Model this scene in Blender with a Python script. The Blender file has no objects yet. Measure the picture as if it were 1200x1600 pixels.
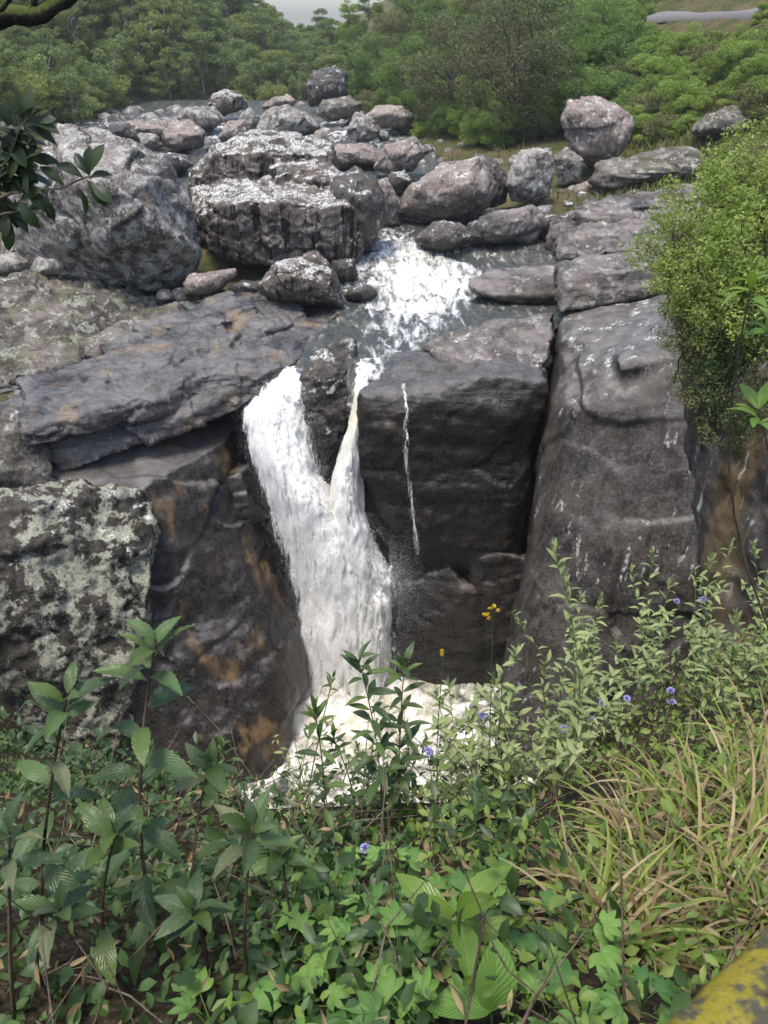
import bpy, bmesh, math, random
import numpy as np
from mathutils import Vector, Matrix

# ------------------------------------------------------------------ camera, sky, sun, exposure
scene = bpy.context.scene
COL = scene.collection
CAMZ = 12.0
PITCH = math.radians(32.0)
FPX = 1244.0                       # focal length in pixels of the 1200 x 1600 photograph
cam_d = bpy.data.cameras.new('camera')
cam = bpy.data.objects.new('camera', cam_d)
COL.objects.link(cam)
cam.location = (0, 0, CAMZ)
cam.rotation_euler = (math.pi / 2 - PITCH, 0, 0)
cam_d.sensor_fit = 'VERTICAL'
cam_d.sensor_height = 36.0
cam_d.lens = 36.0 * FPX / 1600.0
cam_d.clip_start = 0.05
cam_d.clip_end = 4000
cam_d.dof.use_dof = True
cam_d.dof.focus_distance = 3.5
cam_d.dof.aperture_fstop = 9.0
scene.camera = cam

SUN_EL, SUN_AZ = math.radians(72), math.radians(-140)      # sun high, behind the camera to the left, veiled by thin cloud
world = bpy.data.worlds.new('World')
scene.world = world
world.use_nodes = True
wn = world.node_tree.nodes
wbg = wn['Background']
sky = wn.new('ShaderNodeTexSky')
sky.sky_type = 'NISHITA'
sky.sun_disc = False
sky.sun_elevation = SUN_EL
sky.sun_rotation = SUN_AZ
sky.air_density = 1.0
sky.dust_density = 2.0
sky.ozone_density = 1.0
world.node_tree.links.new(sky.outputs[0], wbg.inputs[0])
wbg.inputs[1].default_value = 0.12
sun_d = bpy.data.lights.new('sun', 'SUN')
sun_d.energy = 1.5
sun_d.angle = math.radians(14)
sun_d.color = (1.0, 0.955, 0.88)
sun = bpy.data.objects.new('sun', sun_d)
COL.objects.link(sun)
sv = Vector((math.sin(SUN_AZ) * math.cos(SUN_EL), math.cos(SUN_AZ) * math.cos(SUN_EL), math.sin(SUN_EL)))
sun.rotation_euler = sv.to_track_quat('Z', 'Y').to_euler()
sun.location = (-20, 40, 60)
vs = scene.view_settings
vs.view_transform = 'Standard'
vs.look = 'None'
vs.gamma = 1.0
vs.use_curve_mapping = False
vs.exposure = 1.5
scene.render.engine = 'CYCLES'
scene.cycles.max_bounces = 6
scene.cycles.diffuse_bounces = 3
scene.cycles.glossy_bounces = 2
scene.cycles.transmission_bounces = 4
scene.cycles.transparent_max_bounces = 12
scene.cycles.volume_bounces = 0
scene.cycles.use_denoising = True
scene.cycles.caustics_reflective = False
scene.cycles.caustics_refractive = False
scene.cycles.sample_clamp_indirect = 4.0

# ------------------------------------------------------------------ helpers: geometry of the view
CP, SP = math.cos(PITCH), math.sin(PITCH)
def ray(px, py):
    a, b = (px - 600.0) / FPX, (800.0 - py) / FPX
    return np.array((a, CP + b * SP, -SP + b * CP))
def P(px, py, Y):
    """point at distance Y ahead that shows at a pixel of the photograph"""
    d = ray(px, py)
    return np.array((0, 0, CAMZ)) + d * (Y / d[1])
def Pz(px, py, z):
    d = ray(px, py)
    return np.array((0, 0, CAMZ)) + d * ((z - CAMZ) / d[2])
def sstep(a, b, x):
    t = np.clip((np.asarray(x, float) - a) / (b - a), 0, 1)
    return t * t * (3 - 2 * t)

# ------------------------------------------------------------------ helpers: noise
_rs = np.random.RandomState(7)
_perm = _rs.permutation(256)
_perm = np.concatenate([_perm, _perm, _perm])
_g = _rs.normal(size=(256, 3)); _g /= np.linalg.norm(_g, axis=1)[:, None]
def noise(p):
    p = np.asarray(p, float)
    i = np.floor(p).astype(int); f = p - i; i &= 255
    u = f * f * f * (f * (f * 6 - 15) + 10)
    r = 0
    for dx in (0, 1):
        wx = u[:, 0] if dx else 1 - u[:, 0]
        for dy in (0, 1):
            wy = u[:, 1] if dy else 1 - u[:, 1]
            for dz in (0, 1):
                wz = u[:, 2] if dz else 1 - u[:, 2]
                g = _g[_perm[_perm[_perm[i[:, 0] + dx] + i[:, 1] + dy] + i[:, 2] + dz]]
                r = r + wx * wy * wz * (g[:, 0] * (f[:, 0] - dx) + g[:, 1] * (f[:, 1] - dy) + g[:, 2] * (f[:, 2] - dz))
    return r * 1.5
def fbm(p, octv=4, gain=0.5):
    s, a, r = np.asarray(p, float), 1.0, 0
    for k in range(octv):
        r = r + a * noise(s + 17.3 * k); s = s * 2.03; a *= gain
    return r

def blocks(p, seed=0):
    """fractured blocks: every cell a tilted flat facet, steps along the joints"""
    p = p + .22 * np.stack([noise(p * 1.7 + 3.1 * k + seed) for k in range(3)], 1)
    i0 = np.floor(p).astype(int); best = np.full(len(p), 1e9); bh = np.zeros(len(p), int); bd = np.zeros_like(p)
    for dx in (-1, 0, 1):
        for dy in (-1, 0, 1):
            for dz in (-1, 0, 1):
                c = i0 + np.array((dx, dy, dz)); k = c & 255
                h = _perm[_perm[_perm[k[:, 0]] + k[:, 1]] + k[:, 2]]
                d = p - (c + .5 + .42 * _g[h]); dd = (d * d).sum(1); m = dd < best
                best[m] = dd[m]; bh[m] = h[m]; bd[m] = d[m]
    return .7 * (_perm[bh + 7] / 127.5 - 1) + 1.1 * (bd * _g[_perm[bh + 31]]).sum(1)

# ------------------------------------------------------------------ helpers: objects
def mesh_from(name, V, F, uv=None, smooth=True):
    me = bpy.data.meshes.new(name)
    V = np.asarray(V, dtype=np.float32)
    F = np.asarray(F, dtype=np.int32)
    k = F.shape[1]
    me.vertices.add(len(V)); me.vertices.foreach_set('co', V.ravel())
    me.loops.add(F.size); me.loops.foreach_set('vertex_index', F.ravel())
    me.polygons.add(len(F)); me.polygons.foreach_set('loop_start', np.arange(0, F.size, k, dtype=np.int32))
    try: me.polygons.foreach_set('loop_total', np.full(len(F), k, dtype=np.int32))
    except Exception: pass
    if smooth: me.polygons.foreach_set('use_smooth', np.ones(len(F), dtype=bool))
    if uv is not None:
        l = me.uv_layers.new(name='UVMap')
        l.data.foreach_set('uv', np.asarray(uv, dtype=np.float32)[F.ravel()].ravel())
    me.update(calc_edges=True)
    return me
def add_attr(me, name, vals):
    a = me.attributes.new(name, 'FLOAT', 'POINT')
    a.data.foreach_set('value', np.asarray(vals, dtype=np.float32))
def obj(name, me, mat=None, parent=None, loc=None):
    o = bpy.data.objects.new(name, me)
    COL.objects.link(o)
    if mat is not None and me is not None and len(me.materials) == 0: me.materials.append(mat)
    if parent is not None: o.parent = parent
    if loc is not None: o.location = loc
    return o
def empty(name, loc=(0, 0, 0), rz=0.0):
    o = bpy.data.objects.new(name, None)
    o.empty_display_size = 0.1
    COL.objects.link(o); o.location = loc; o.rotation_euler = (0, 0, rz)
    return o
def tag(o, label=None, cat=None, group=None, kind=None):
    if label: o['label'] = label
    if cat: o['category'] = cat
    if group: o['group'] = group
    if kind: o['kind'] = kind
    return o
def join_arrays(parts):
    V, F, n = [], [], 0
    for v, f in parts:
        V.append(v); F.append(np.asarray(f) + n); n += len(v)
    return np.concatenate(V), np.concatenate(F)
def tube(pts, rads, sides=6):
    """tapered tube along a path, as (V, quads)"""
    pts = np.asarray(pts, float); n = len(pts)
    t = np.gradient(pts, axis=0); t /= np.linalg.norm(t, axis=1)[:, None] + 1e-9
    ref = np.array((0.3, 0.9, 0.1)) if abs(t[0][2]) > 0.8 else np.array((0, 0, 1.0))
    V = []
    for i in range(n):
        a = np.cross(t[i], ref); a /= np.linalg.norm(a) + 1e-9; b = np.cross(t[i], a)
        for k in range(sides):
            an = 2 * math.pi * k / sides
            V.append(pts[i] + rads[i] * (math.cos(an) * a + math.sin(an) * b))
    F = []
    for i in range(n - 1):
        for k in range(sides):
            k2 = (k + 1) % sides
            F.append((i * sides + k, i * sides + k2, (i + 1) * sides + k2, (i + 1) * sides + k))
    return np.array(V), np.array(F)

# ------------------------------------------------------------------ helpers: materials
class NT:
    def __init__(self, name):
        self.m = bpy.data.materials.new(name); self.m.use_nodes = True
        self.t = self.m.node_tree; self.t.nodes.clear()
        self.out = self.t.nodes.new('ShaderNodeOutputMaterial')
    def n(self, typ, inp=None, **kw):
        nd = self.t.nodes.new('ShaderNode' + typ)
        for k, v in kw.items(): setattr(nd, k, v)
        for k, v in (inp or {}).items(): self.set(nd.inputs[k], v)
        return nd
    def set(self, sock, v):
        if hasattr(v, 'is_linked') or isinstance(v, bpy.types.NodeSocket): self.t.links.new(v, sock)
        elif isinstance(v, (tuple, list)) and len(v) == 3 and sock.type == 'RGBA': sock.default_value = (*v, 1)
        else: sock.default_value = v
    def math(self, op, a, b=0.0, c=None, clamp=False):
        nd = self.n('Math', operation=op, use_clamp=clamp)
        self.set(nd.inputs[0], a); self.set(nd.inputs[1], b)
        if c is not None: self.set(nd.inputs[2], c)
        return nd.outputs[0]
    def ramp(self, x, a, b, lo=0.0, hi=1.0):
        nd = self.n('MapRange', {'Value': x, 'From Min': a, 'From Max': b, 'To Min': lo, 'To Max': hi}, interpolation_type='SMOOTHSTEP')
        return nd.outputs[0]
    def mix(self, f, a, b, blend='MIX'):
        nd = self.n('Mix', data_type='RGBA', blend_type=blend)
        self.set(nd.inputs[0], f); self.set(nd.inputs[6], a); self.set(nd.inputs[7], b)
        return nd.outputs[2]
    def noise(self, vec, scale, detail=4, rough=0.55, dist=0.0):
        nd = self.n('TexNoise', {'Vector': vec, 'Scale': scale, 'Detail': detail, 'Roughness': rough, 'Distortion': dist})
        return nd.outputs[0]
    def mapping(self, vec, scale=(1, 1, 1), rot=(0, 0, 0), loc=(0, 0, 0)):
        return self.n('Mapping', {'Vector': vec, 'Scale': scale, 'Rotation': rot, 'Location': loc}).outputs[0]
    def bsdf(self, **kw):
        nd = self.n('BsdfPrincipled')
        for k, v in kw.items(): self.set(nd.inputs[k.replace('_', ' ')], v)
        return nd

def rock_mat(name, dark, light, lichen=0.0, lcol=(.55, .55, .50), top_lichen=0.0, speck=0.0, streak=0.0, scol=(.5, .45, .38), tan=0.0, tancol=(.34, .22, .12),
             stain=0.0, rough=0.75, band=0.0, moss=0.0, bump=0.5, big=0.35, lscale=1.6, spec=0.18, dry=None, crack=0):
    t = NT(name)
    g = t.n('NewGeometry'); pos = g.outputs['Position']
    sep = t.n('SeparateXYZ', {0: g.outputs['Normal']}); nz = sep.outputs[2]
    n_big = t.noise(pos, big, 5, .6)
    n_mid = t.noise(pos, 1.7, 7, .72, .3)
    n_fine = t.noise(pos, 9.0, 5, .75)
    blot = t.math('ADD', t.math('MULTIPLY', n_big, .45), t.math('ADD', t.math('MULTIPLY', n_mid, .4), t.math('MULTIPLY', n_fine, .15)))
    col = t.mix(t.ramp(blot, .40, .60), dark, light)
    col = t.mix(t.ramp(n_fine, .48, .66, .0, .55), col, tuple(min(1, c * 1.55) for c in light))
    col = t.mix(t.ramp(n_fine, .46, .32, .0, .6), col, tuple(c * .45 for c in dark))
    col = t.mix(t.ramp(t.noise(pos, .8, 4, .6), .48, .64, 0, .35), col, (light[0] * .8, light[1] * .70, light[2] * .62))
    vert = t.mapping(pos, (1.3, 1.3, .10))
    n_str = t.noise(vert, 1.0, 5, .6)
    side = t.ramp(nz, .75, .3)
    hgt = n_mid
    if dry:      # sun-dried, worn upper surfaces against the wet faces
        dm = t.ramp(t.math('ADD', nz, t.math('MULTIPLY', t.math('SUBTRACT', n_mid, .5), .9)), .55, .85)
        col = t.mix(dm, col, t.mix(t.ramp(n_mid, .35, .65), tuple(c * .5 for c in dry), dry))
    if band:
        bp = t.mapping(pos, (.35, .35, 3.2), (math.radians(6), math.radians(10), 0))
        n_b = t.noise(bp, 1.0, 5, .6, .4)
        col = t.mix(t.ramp(n_b, .45, .66, 0, band), col, tuple(min(1, c * 1.9 + .015) for c in light))
        col = t.mix(t.ramp(n_b, .46, .36, 0, band), col, tuple(c * .55 for c in dark))
        hgt = t.math('ADD', n_mid, t.math('MULTIPLY', n_b, 1.2))
    if tan:
        n_t = t.noise(t.mapping(pos, (.9, .9, .22), loc=(3, 1, 0)), .75, 5, .6)
        col = t.mix(t.ramp(n_t, .54, .68, 0, tan), col, t.mix(n_fine, tancol, tuple(c * .5 for c in tancol)))
    if stain:
        n_s = t.noise(vert, 1.7, 4, .6)
        col = t.mix(t.math('MULTIPLY', t.ramp(n_s, .5, .62), t.math('MULTIPLY', side, stain)), col, tuple(c * .28 for c in dark))
    if streak:
        n_s2 = t.noise(t.mapping(pos, (2.4, 2.4, .16), loc=(5, 5, 0)), 1.5, 4, .6)
        m = t.math('MULTIPLY', t.ramp(n_s2, .57, .66), t.ramp(t.noise(pos, 7, 4, .7), .42, .6))
        m = t.math('MULTIPLY', m, t.ramp(t.noise(pos, .3, 2), .45, .58))
        col = t.mix(t.math('MULTIPLY', m, t.math('MULTIPLY', side, streak)), col, scol)
    if lichen:
        n_l = t.noise(pos, lscale, 7, .68, .2)
        a = .60 - .13 * lichen
        m = t.math('MULTIPLY', t.ramp(n_l, a, a + .05), t.ramp(n_fine, .3, .55))
        col = t.mix(t.math('MULTIPLY', m, .85), col, t.mix(n_mid, lcol, tuple(c * .65 for c in lcol)))
    if top_lichen:
        n_l = t.noise(t.mapping(pos, loc=(9, 0, 4)), 1.1, 7, .72, .2)
        upm = t.ramp(nz, .25, .8)
        thr = t.math('ADD', n_l, t.math('MULTIPLY', t.math('SUBTRACT', upm, 1.0), .35))
        m = t.math('MULTIPLY', t.ramp(thr, .6 - .12 * top_lichen, .66 - .12 * top_lichen), t.ramp(t.noise(pos, 8.5, 5, .8), .45, .55))
        col = t.mix(t.math('MULTIPLY', m, .85), col, (.62, .62, .58))
    if speck:
        v = t.n('TexVoronoi', {'Vector': pos, 'Scale': 3.3, 'Randomness': 1.0})
        m = t.math('MULTIPLY', t.ramp(t.math('ADD', v.outputs[0], t.math('MULTIPLY', n_fine, .35)), .36, .30), t.ramp(n_mid, .46, .56))
        col = t.mix(t.math('MULTIPLY', m, speck), col, (.68, .68, .66))
    if moss:
        m = t.math('MULTIPLY', t.ramp(nz, .35, .8), t.ramp(t.noise(pos, .9, 6, .6), .5, .6))
        col = t.mix(t.math('MULTIPLY', m, moss), col, t.mix(n_fine, (.05, .07, .015), (.14, .15, .04)))
    if crack:    # thin dark fracture lines
        wv = t.n('VectorMath', {0: pos, 1: t.n('TexNoise', {'Vector': pos, 'Scale': 1.1, 'Detail': 3}).outputs[1]}, operation='ADD').outputs[0]
        vo = t.n('TexVoronoi', {'Vector': t.mapping(wv, (1, 1, 1.7)), 'Scale': crack, 'Randomness': 1.0}, feature='DISTANCE_TO_EDGE').outputs[0]
        ck = t.math('MULTIPLY', t.ramp(vo, .016, .003), t.ramp(n_big, .50, .62))
        col = t.mix(t.math('MULTIPLY', ck, .85), col, tuple(c * .2 for c in dark))
        hgt = t.math('SUBTRACT', hgt, t.math('MULTIPLY', ck, .8))
    rgh = t.ramp(n_fine, .3, .7, max(.08, rough - .16), min(1, rough + .16))
    h = t.math('ADD', t.math('MULTIPLY', hgt, .45), t.math('MULTIPLY', n_fine, .35))
    h = t.math('ADD', h, t.math('MULTIPLY', t.noise(pos, 34, 3, .6), .06))
    b = t.n('Bump', {'Height': h, 'Strength': bump, 'Distance': .35})
    s = t.bsdf(Base_Color=col, Roughness=rgh, Normal=b.outputs[0], Specular_IOR_Level=spec)
    t.t.links.new(s.outputs[0], t.out.inputs[0])
    return t.m

ORD = ['first', 'second', 'third', 'fourth', 'fifth', 'sixth', 'seventh', 'eighth', 'ninth', 'tenth', 'eleventh', 'twelfth', 'thirteenth', 'fourteenth', 'fifteenth', 'sixteenth', 'seventeenth', 'eighteenth', 'nineteenth', 'twentieth']
def number_rows(items, cuts, rows, base):
    """items: (px, py, object); label each by its row (py below each cut) and its order from the left"""
    for j, rn in enumerate(rows):
        lo = cuts[j - 1] if j else -1e9; hi = cuts[j] if j < len(cuts) else 1e9
        g = sorted([i for i in items if lo <= i[1] < hi], key=lambda i: i[0])
        for k, it in enumerate(g):
            nth = ORD[k] + ' from the left ' if k < len(ORD) else ORD[min(len(g) - 1 - k, len(ORD) - 1)] + ' from the right '
            if len(g) == 1: nth = ''
            it[2]['label'] = (base(it) if callable(base) else base) + ', ' + nth + rn
# ------------------------------------------------------------------ rock materials
M = {}
M['boulder_grey'] = rock_mat('boulder_grey', (0.0636, 0.052, 0.04557), (0.2438, 0.215, 0.1906), lichen=.75, lcol=(.44, .44, .40), top_lichen=.3, stain=.5, speck=.35, rough=.9, bump=.5, crack=.22)
M['boulder_white'] = rock_mat('boulder_white', (0.0371, 0.03, 0.02511), (0.1378, 0.115, 0.09765), lichen=.15, lcol=(.4, .4, .37), top_lichen=1.25, stain=1.0, streak=.8, scol=(.42, .36, .30), speck=.5, rough=.85, bump=.5, crack=.22)
M['boulder_smooth'] = rock_mat('boulder_smooth', (0.106, 0.084, 0.07254), (0.265, 0.22, 0.1906), lichen=.15, top_lichen=.3, speck=.4, stain=.4, rough=.8, bump=.3)
M['boulder_dark'] = rock_mat('boulder_dark', (0.02332, 0.02, 0.01767), (0.0901, 0.077, 0.06696), lichen=.2, top_lichen=.4, speck=.3, rough=.6, bump=.45, spec=.3)
M['shelf'] = rock_mat('shelf', (0.0126, 0.01188, 0.0117), (0.0675, 0.0621, 0.0576), band=.8, tan=.8, tancol=(.25, .175, .105), streak=.7, scol=(.4, .37, .33), rough=.33, bump=.45, spec=.5, dry=(.105, .098, .092))
M['shelf_lichen'] = rock_mat('shelf_lichen', (0.03392, 0.03, 0.02511), (0.1378, 0.12, 0.1023), band=.4, lichen=.55, lcol=(.36, .36, .30), top_lichen=.25, moss=.3, rough=.85, bump=.7)
M['cliff_left'] = rock_mat('cliff_left', (0.006784, 0.00624, 0.005803), (0.03562, 0.0312, 0.02753), tan=.95, tancol=(.22, .14, .07), stain=.4, rough=.36, bump=.3, spec=.4, dry=(.11, .10, .093))
M['cliff_lichen'] = rock_mat('cliff_lichen', (0.01484, 0.013, 0.01116), (0.0742, 0.066, 0.0558), lichen=.85, lcol=(.42, .42, .33), lscale=1.0, top_lichen=.5, moss=.1, rough=.85, bump=.6)
M['cliff_wet'] = rock_mat('cliff_wet', (0.004961, 0.00432, 0.00375), (0.02442, 0.02016, 0.01641), tan=.45, tancol=(.06, .041, .022), band=.35, rough=.27, bump=.5, spec=.36, dry=(.13, .118, .108))
M['cliff_right'] = rock_mat('cliff_right', (0.0255, 0.02167, 0.0187), (0.08075, 0.07055, 0.06205), top_lichen=.45, streak=.8, scol=(.55, .53, .49), stain=.5, tan=.25, tancol=(.12, .088, .055), rough=.45, bump=.3, spec=.3, dry=(.15, .135, .12))
M['bank_wall'] = rock_mat('bank_wall', (0.0255, 0.02167, 0.0187), (0.08075, 0.07055, 0.06205), top_lichen=.45, streak=.8, scol=(.55, .53, .49), stain=.5, tan=.9, tancol=(.16, .11, .05), rough=.45, bump=.3, spec=.3, dry=(.15, .135, .12))
M['ledge'] = rock_mat('ledge', (0.03053, 0.02592, 0.02277), (0.1297, 0.1116, 0.09706), band=.6, top_lichen=.05, lichen=.25, lcol=(.34, .33, .29), rough=.55, bump=.5, tan=.3, tancol=(.26, .19, .13), spec=.35)

# ------------------------------------------------------------------ rock builder
def hull_parts(hulls):
    bm = bmesh.new()
    for pts in hulls:
        vs_ = [bm.verts.new(tuple(p)) for p in pts]
        r = bmesh.ops.convex_hull(bm, input=vs_)
        junk = [v for v in vs_ if not v.link_faces]
        bmesh.ops.delete(bm, geom=junk, context='VERTS')
    bmesh.ops.recalc_face_normals(bm, faces=bm.faces)
    me = bpy.data.meshes.new('tmp'); bm.to_mesh(me); bm.free()
    return me
def quad_normals(V, F):
    fn = np.cross(V[F[:, 2]] - V[F[:, 0]], V[F[:, 3]] - V[F[:, 1]])
    N = np.zeros_like(V)
    for k in range(4):
        for c in range(3): N[:, c] += np.bincount(F[:, k], fn[:, c], len(V))
    return N / (np.linalg.norm(N, axis=1)[:, None] + 1e-12)
def rock_mesh(hulls, voxel=.13, smooth=3, layers=((.25, .5), (.9, .16), (3, .05)), strata=None, cracks=None, seed=0, carve=None, block=None):
    me = hull_parts(hulls)
    ob = bpy.data.objects.new('tmp', me); COL.objects.link(ob)
    md = ob.modifiers.new('r', 'REMESH'); md.mode = 'VOXEL'; md.voxel_size = voxel; md.adaptivity = 0
    dg = bpy.context.evaluated_depsgraph_get()
    ev = ob.evaluated_get(dg); m2 = ev.to_mesh()
    V = np.empty(len(m2.vertices) * 3, np.float32); m2.vertices.foreach_get('co', V); V = V.reshape(-1, 3).astype(float)
    F = np.empty(len(m2.loops), np.int32); m2.loops.foreach_get('vertex_index', F); F = F.reshape(-1, 4)
    ev.to_mesh_clear(); bpy.data.objects.remove(ob); bpy.data.meshes.remove(me)
    E = np.concatenate([F[:, [0, 1]], F[:, [1, 2]], F[:, [2, 3]], F[:, [3, 0]]])
    deg = np.bincount(E.ravel(), minlength=len(V)).astype(float)
    for _ in range(smooth):
        S = np.zeros_like(V)
        for c in range(3):
            S[:, c] = np.bincount(E[:, 0], V[E[:, 1], c], len(V)) + np.bincount(E[:, 1], V[E[:, 0], c], len(V))
        V = V * .4 + .6 * S / deg[:, None]
    N = quad_normals(V, F)
    off = np.array((seed * 3.71, seed * 1.93, seed * 2.57))
    d = np.zeros(len(V))
    for fr, am in layers:
        n = fbm(V * fr + off, 4, .55)
        rg = .35 - np.abs(fbm(V * fr * 1.3 + off + 31, 3, .5))       # creased, chipped relief
        d += am * (.65 * n + .6 * rg)
    for fr, am in (block or ()):
        d += am * blocks(V * np.array((fr, fr, fr * 1.35)) + off, seed)
    if cracks:
        fr, am, w = cracks
        n = noise(V * fr + off + .25 * np.stack([noise(V * fr * 3 + k * 9.) for k in range(3)], 1))
        d -= am * np.exp(-(n / w) ** 2)
    if strata:
        dr = np.asarray(strata['dir'], float); dr /= np.linalg.norm(dr)
        s = V @ dr + .35 * fbm(V * .22 + off, 2)
        q = np.stack([s * strata['freq'], V[:, 0] * .08, V[:, 1] * .08], 1) + off
        st = np.tanh(3.2 * noise(q)) + .5 * np.tanh(3 * noise(q * np.array((2.7, 3, 3)) + 5))
        lay = 1 - np.abs(N @ dr) ** 2
        V = V + N * (strata['amp'] * st * lay)[:, None]
    V = V + N * d[:, None]
    if carve is not None: V = carve(V)
    return V, F
def rock(name, hulls, mat, label=None, cat=None, group=None, kind=None, parent=None, **kw):
    V, F = rock_mesh(hulls, **kw)
    c = np.array((V[:, 0].mean(), V[:, 1].mean(), V[:, 2].min()))
    o = obj(name, mesh_from(name, V - c, F), M[mat] if isinstance(mat, str) else mat, parent, c)
    return tag(o, label, cat, group, kind)
def zriver(Y):
    return np.interp(Y, [29, 31, 37, 43, 48, 60, 80, 118, 200], [-.55, -.35, -.05, .05, .6, .9, 1.3, 1.8, 2.2])
def Ybase(py, dz=0.0):
    Y = 40.0
    for _ in range(12):
        d = ray(600, py); z = float(zriver(Y)) + dz
        Y = d[1] * (z - CAMZ) / d[2]
    return Y
def boulder_pts(outline, Y, thick, rnd, jit=.06):
    o = np.array(outline, float); c = o.mean(0); pts = []
    for sc, dy in ((1.0, 0), (.93, -.22), (.93, .2), (.72, -.42), (.75, .4), (.35, -.52), (.35, .5)):
        for q in o:
            if sc < 1 and rnd.random() < .42: continue
            s = sc * (1 + rnd.uniform(-jit, jit) * (1 if sc == 1 else 1.6))
            pts.append(P(c[0] + (q[0] - c[0]) * s, c[1] + (q[1] - c[1]) * s, Y + dy * thick))
    return pts
def boulder(label, outline, mat, dz=0.0, thick=None, group=None, voxel=None, seed=1, name='boulder', cat='boulder', smooth=2, ratio=.8, hill=False, **kw):
    rnd = random.Random(seed * 13 + 5)
    o = np.array(outline, float)
    Y0 = Ybase(o[:, 1].max(), dz) if not hill else on_hill(o[:, 0].mean(), o[:, 1].max() - 6)[1]
    w = (o[:, 0].max() - o[:, 0].min()) / FPX * Y0 * 1.05
    if thick is None: thick = w * ratio
    Y = Y0 + .3 * thick
    v = voxel or max(.07, min(.12, w / 60))
    if 'layers' not in kw: kw['layers'] = ((1.6 / w, .05 * w), (.9, .06 * min(1, w / 4)), (3., .04), (8., .02))
    kw.setdefault('block', ((2.2 / w, .02 * w), (6. / w, .009 * w)))
    return rock(name, [boulder_pts(outline, Y, thick, rnd)], mat, label, cat, group, voxel=v, smooth=smooth, seed=seed, **kw)

# ------------------------------------------------------------------ the setting: ground sheet
def right_line(Y):      # x of the foot of the right-hand hillside
    return np.interp(Y, [-50, 8, 20, 34, 45, 58, 75, 95, 120, 160, 260, 600], [14, 15, 16, 15, 14, 9.5, 7, 1, -7, -20, -30, -60])
def left_line(Y):
    return np.interp(Y, [-50, 20, 40, 60, 90, 118, 140, 175, 260, 600], [-24, -24, -27, -30, -34, -36, -22, -16, -34, -64])
def ground_z(x, Y):
    r = x - right_line(Y); l = left_line(Y) - x
    z = zriver(np.clip(Y, 31, 300)) - 1.0
    zr = 1.5 + .16 * np.minimum(np.maximum(r, 0), 9) + .52 * np.maximum(r - 9, 0) - 0.002 * np.maximum(r - 36, 0) ** 2 * (r < 120)
    z = np.where(r > 0, np.maximum(z, np.minimum(zr, 45)), z)
    z = np.where((r > -6) & (r <= 0), z + (zr - z) * sstep(-6, 0, r), z)
    sl = np.interp(Y, [0, 60, 110, 130, 300], [.35, .35, .42, .62, .62])
    zl = 1.5 + sl * np.maximum(l, 0)
    z = np.where(l > 0, np.maximum(z, np.minimum(zl, 70)), z)
    z = np.where((l > -5) & (l <= 0), z + (zl - z) * sstep(-5, 0, l), z)
    # gorge below the fall
    g = sstep(34, 32.5, Y) * sstep(9, 11, Y) * sstep(-14, -13, x) * sstep(14, 13, x)
    z = z * (1 - g) + (-18.5) * g
    return z
def make_ground():
    xs = np.concatenate([np.linspace(-700, -130, 12), np.linspace(-120, 120, 170), np.linspace(130, 700, 12)])
    ys = np.concatenate([np.linspace(-60, 5, 10), np.linspace(6, 60, 60), np.linspace(61, 200, 90), np.linspace(205, 420, 40), np.linspace(450, 1000, 10)])
    X, Y = np.meshgrid(xs, ys)
    Z = ground_z(X, Y)
    far = sstep(300, 500, Y)
    Z = Z * (1 - far) + (Z * .0 - 2) * far
    p = np.stack([X.ravel(), Y.ravel(), Z.ravel()], 1)
    hill = np.clip((p[:, 2] - 1.5) / 4, 0, 1) * (p[:, 1] < 300)
    p[:, 2] += .9 * hill * fbm(p * np.array((.09, .09, 0)) + 3, 4) + .12 * fbm(p * np.array((.5, .5, 0)), 3)
    nx, ny = len(xs), len(ys)
    i = np.arange(nx * ny).reshape(ny, nx)
    F = np.stack([i[:-1, :-1].ravel(), i[:-1, 1:].ravel(), i[1:, 1:].ravel(), i[1:, :-1].ravel()], 1)
    return p, F
t = NT('ground_soil')
g_ = t.n('NewGeometry'); pos = g_.outputs['Position']
nn = t.noise(pos, .35, 6, .65); n2 = t.noise(pos, 3, 6, .7)
c_ = t.mix(t.ramp(nn, .4, .6), (.05, .06, .018), (.11, .085, .045))
c_ = t.mix(t.ramp(n2, .45, .7, 0, .6), c_, (.16, .13, .07))
b_ = t.n('Bump', {'Height': n2, 'Strength': .8, 'Distance': .3})
s_ = t.bsdf(Base_Color=c_, Roughness=.95, Normal=b_.outputs[0], Specular_IOR_Level=.1)
t.t.links.new(s_.outputs[0], t.out.inputs[0]); M['soil'] = t.m
gp, gF = make_ground()
ground = tag(obj('ground', mesh_from('ground', gp, gF), M['soil']), 'earth and rock floor of the valley and its slopes', None, None, 'structure')
def on_hill(px, py):
    """ground point of the right-hand hillside that shows at a pixel"""
    d = ray(px, py); Y = np.arange(40, 200, .4)[:, None]; p = np.array((0, 0, CAMZ)) + d[None] * (Y / d[1])
    hit = np.nonzero(p[:, 2] <= ground_z(p[:, 0], p[:, 1]))[0]
    return p[hit[0]] if len(hit) else P(px, py, 150)
def gz(x, y): return float(ground_z(np.array([x]), np.array([y]))[0])

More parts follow.
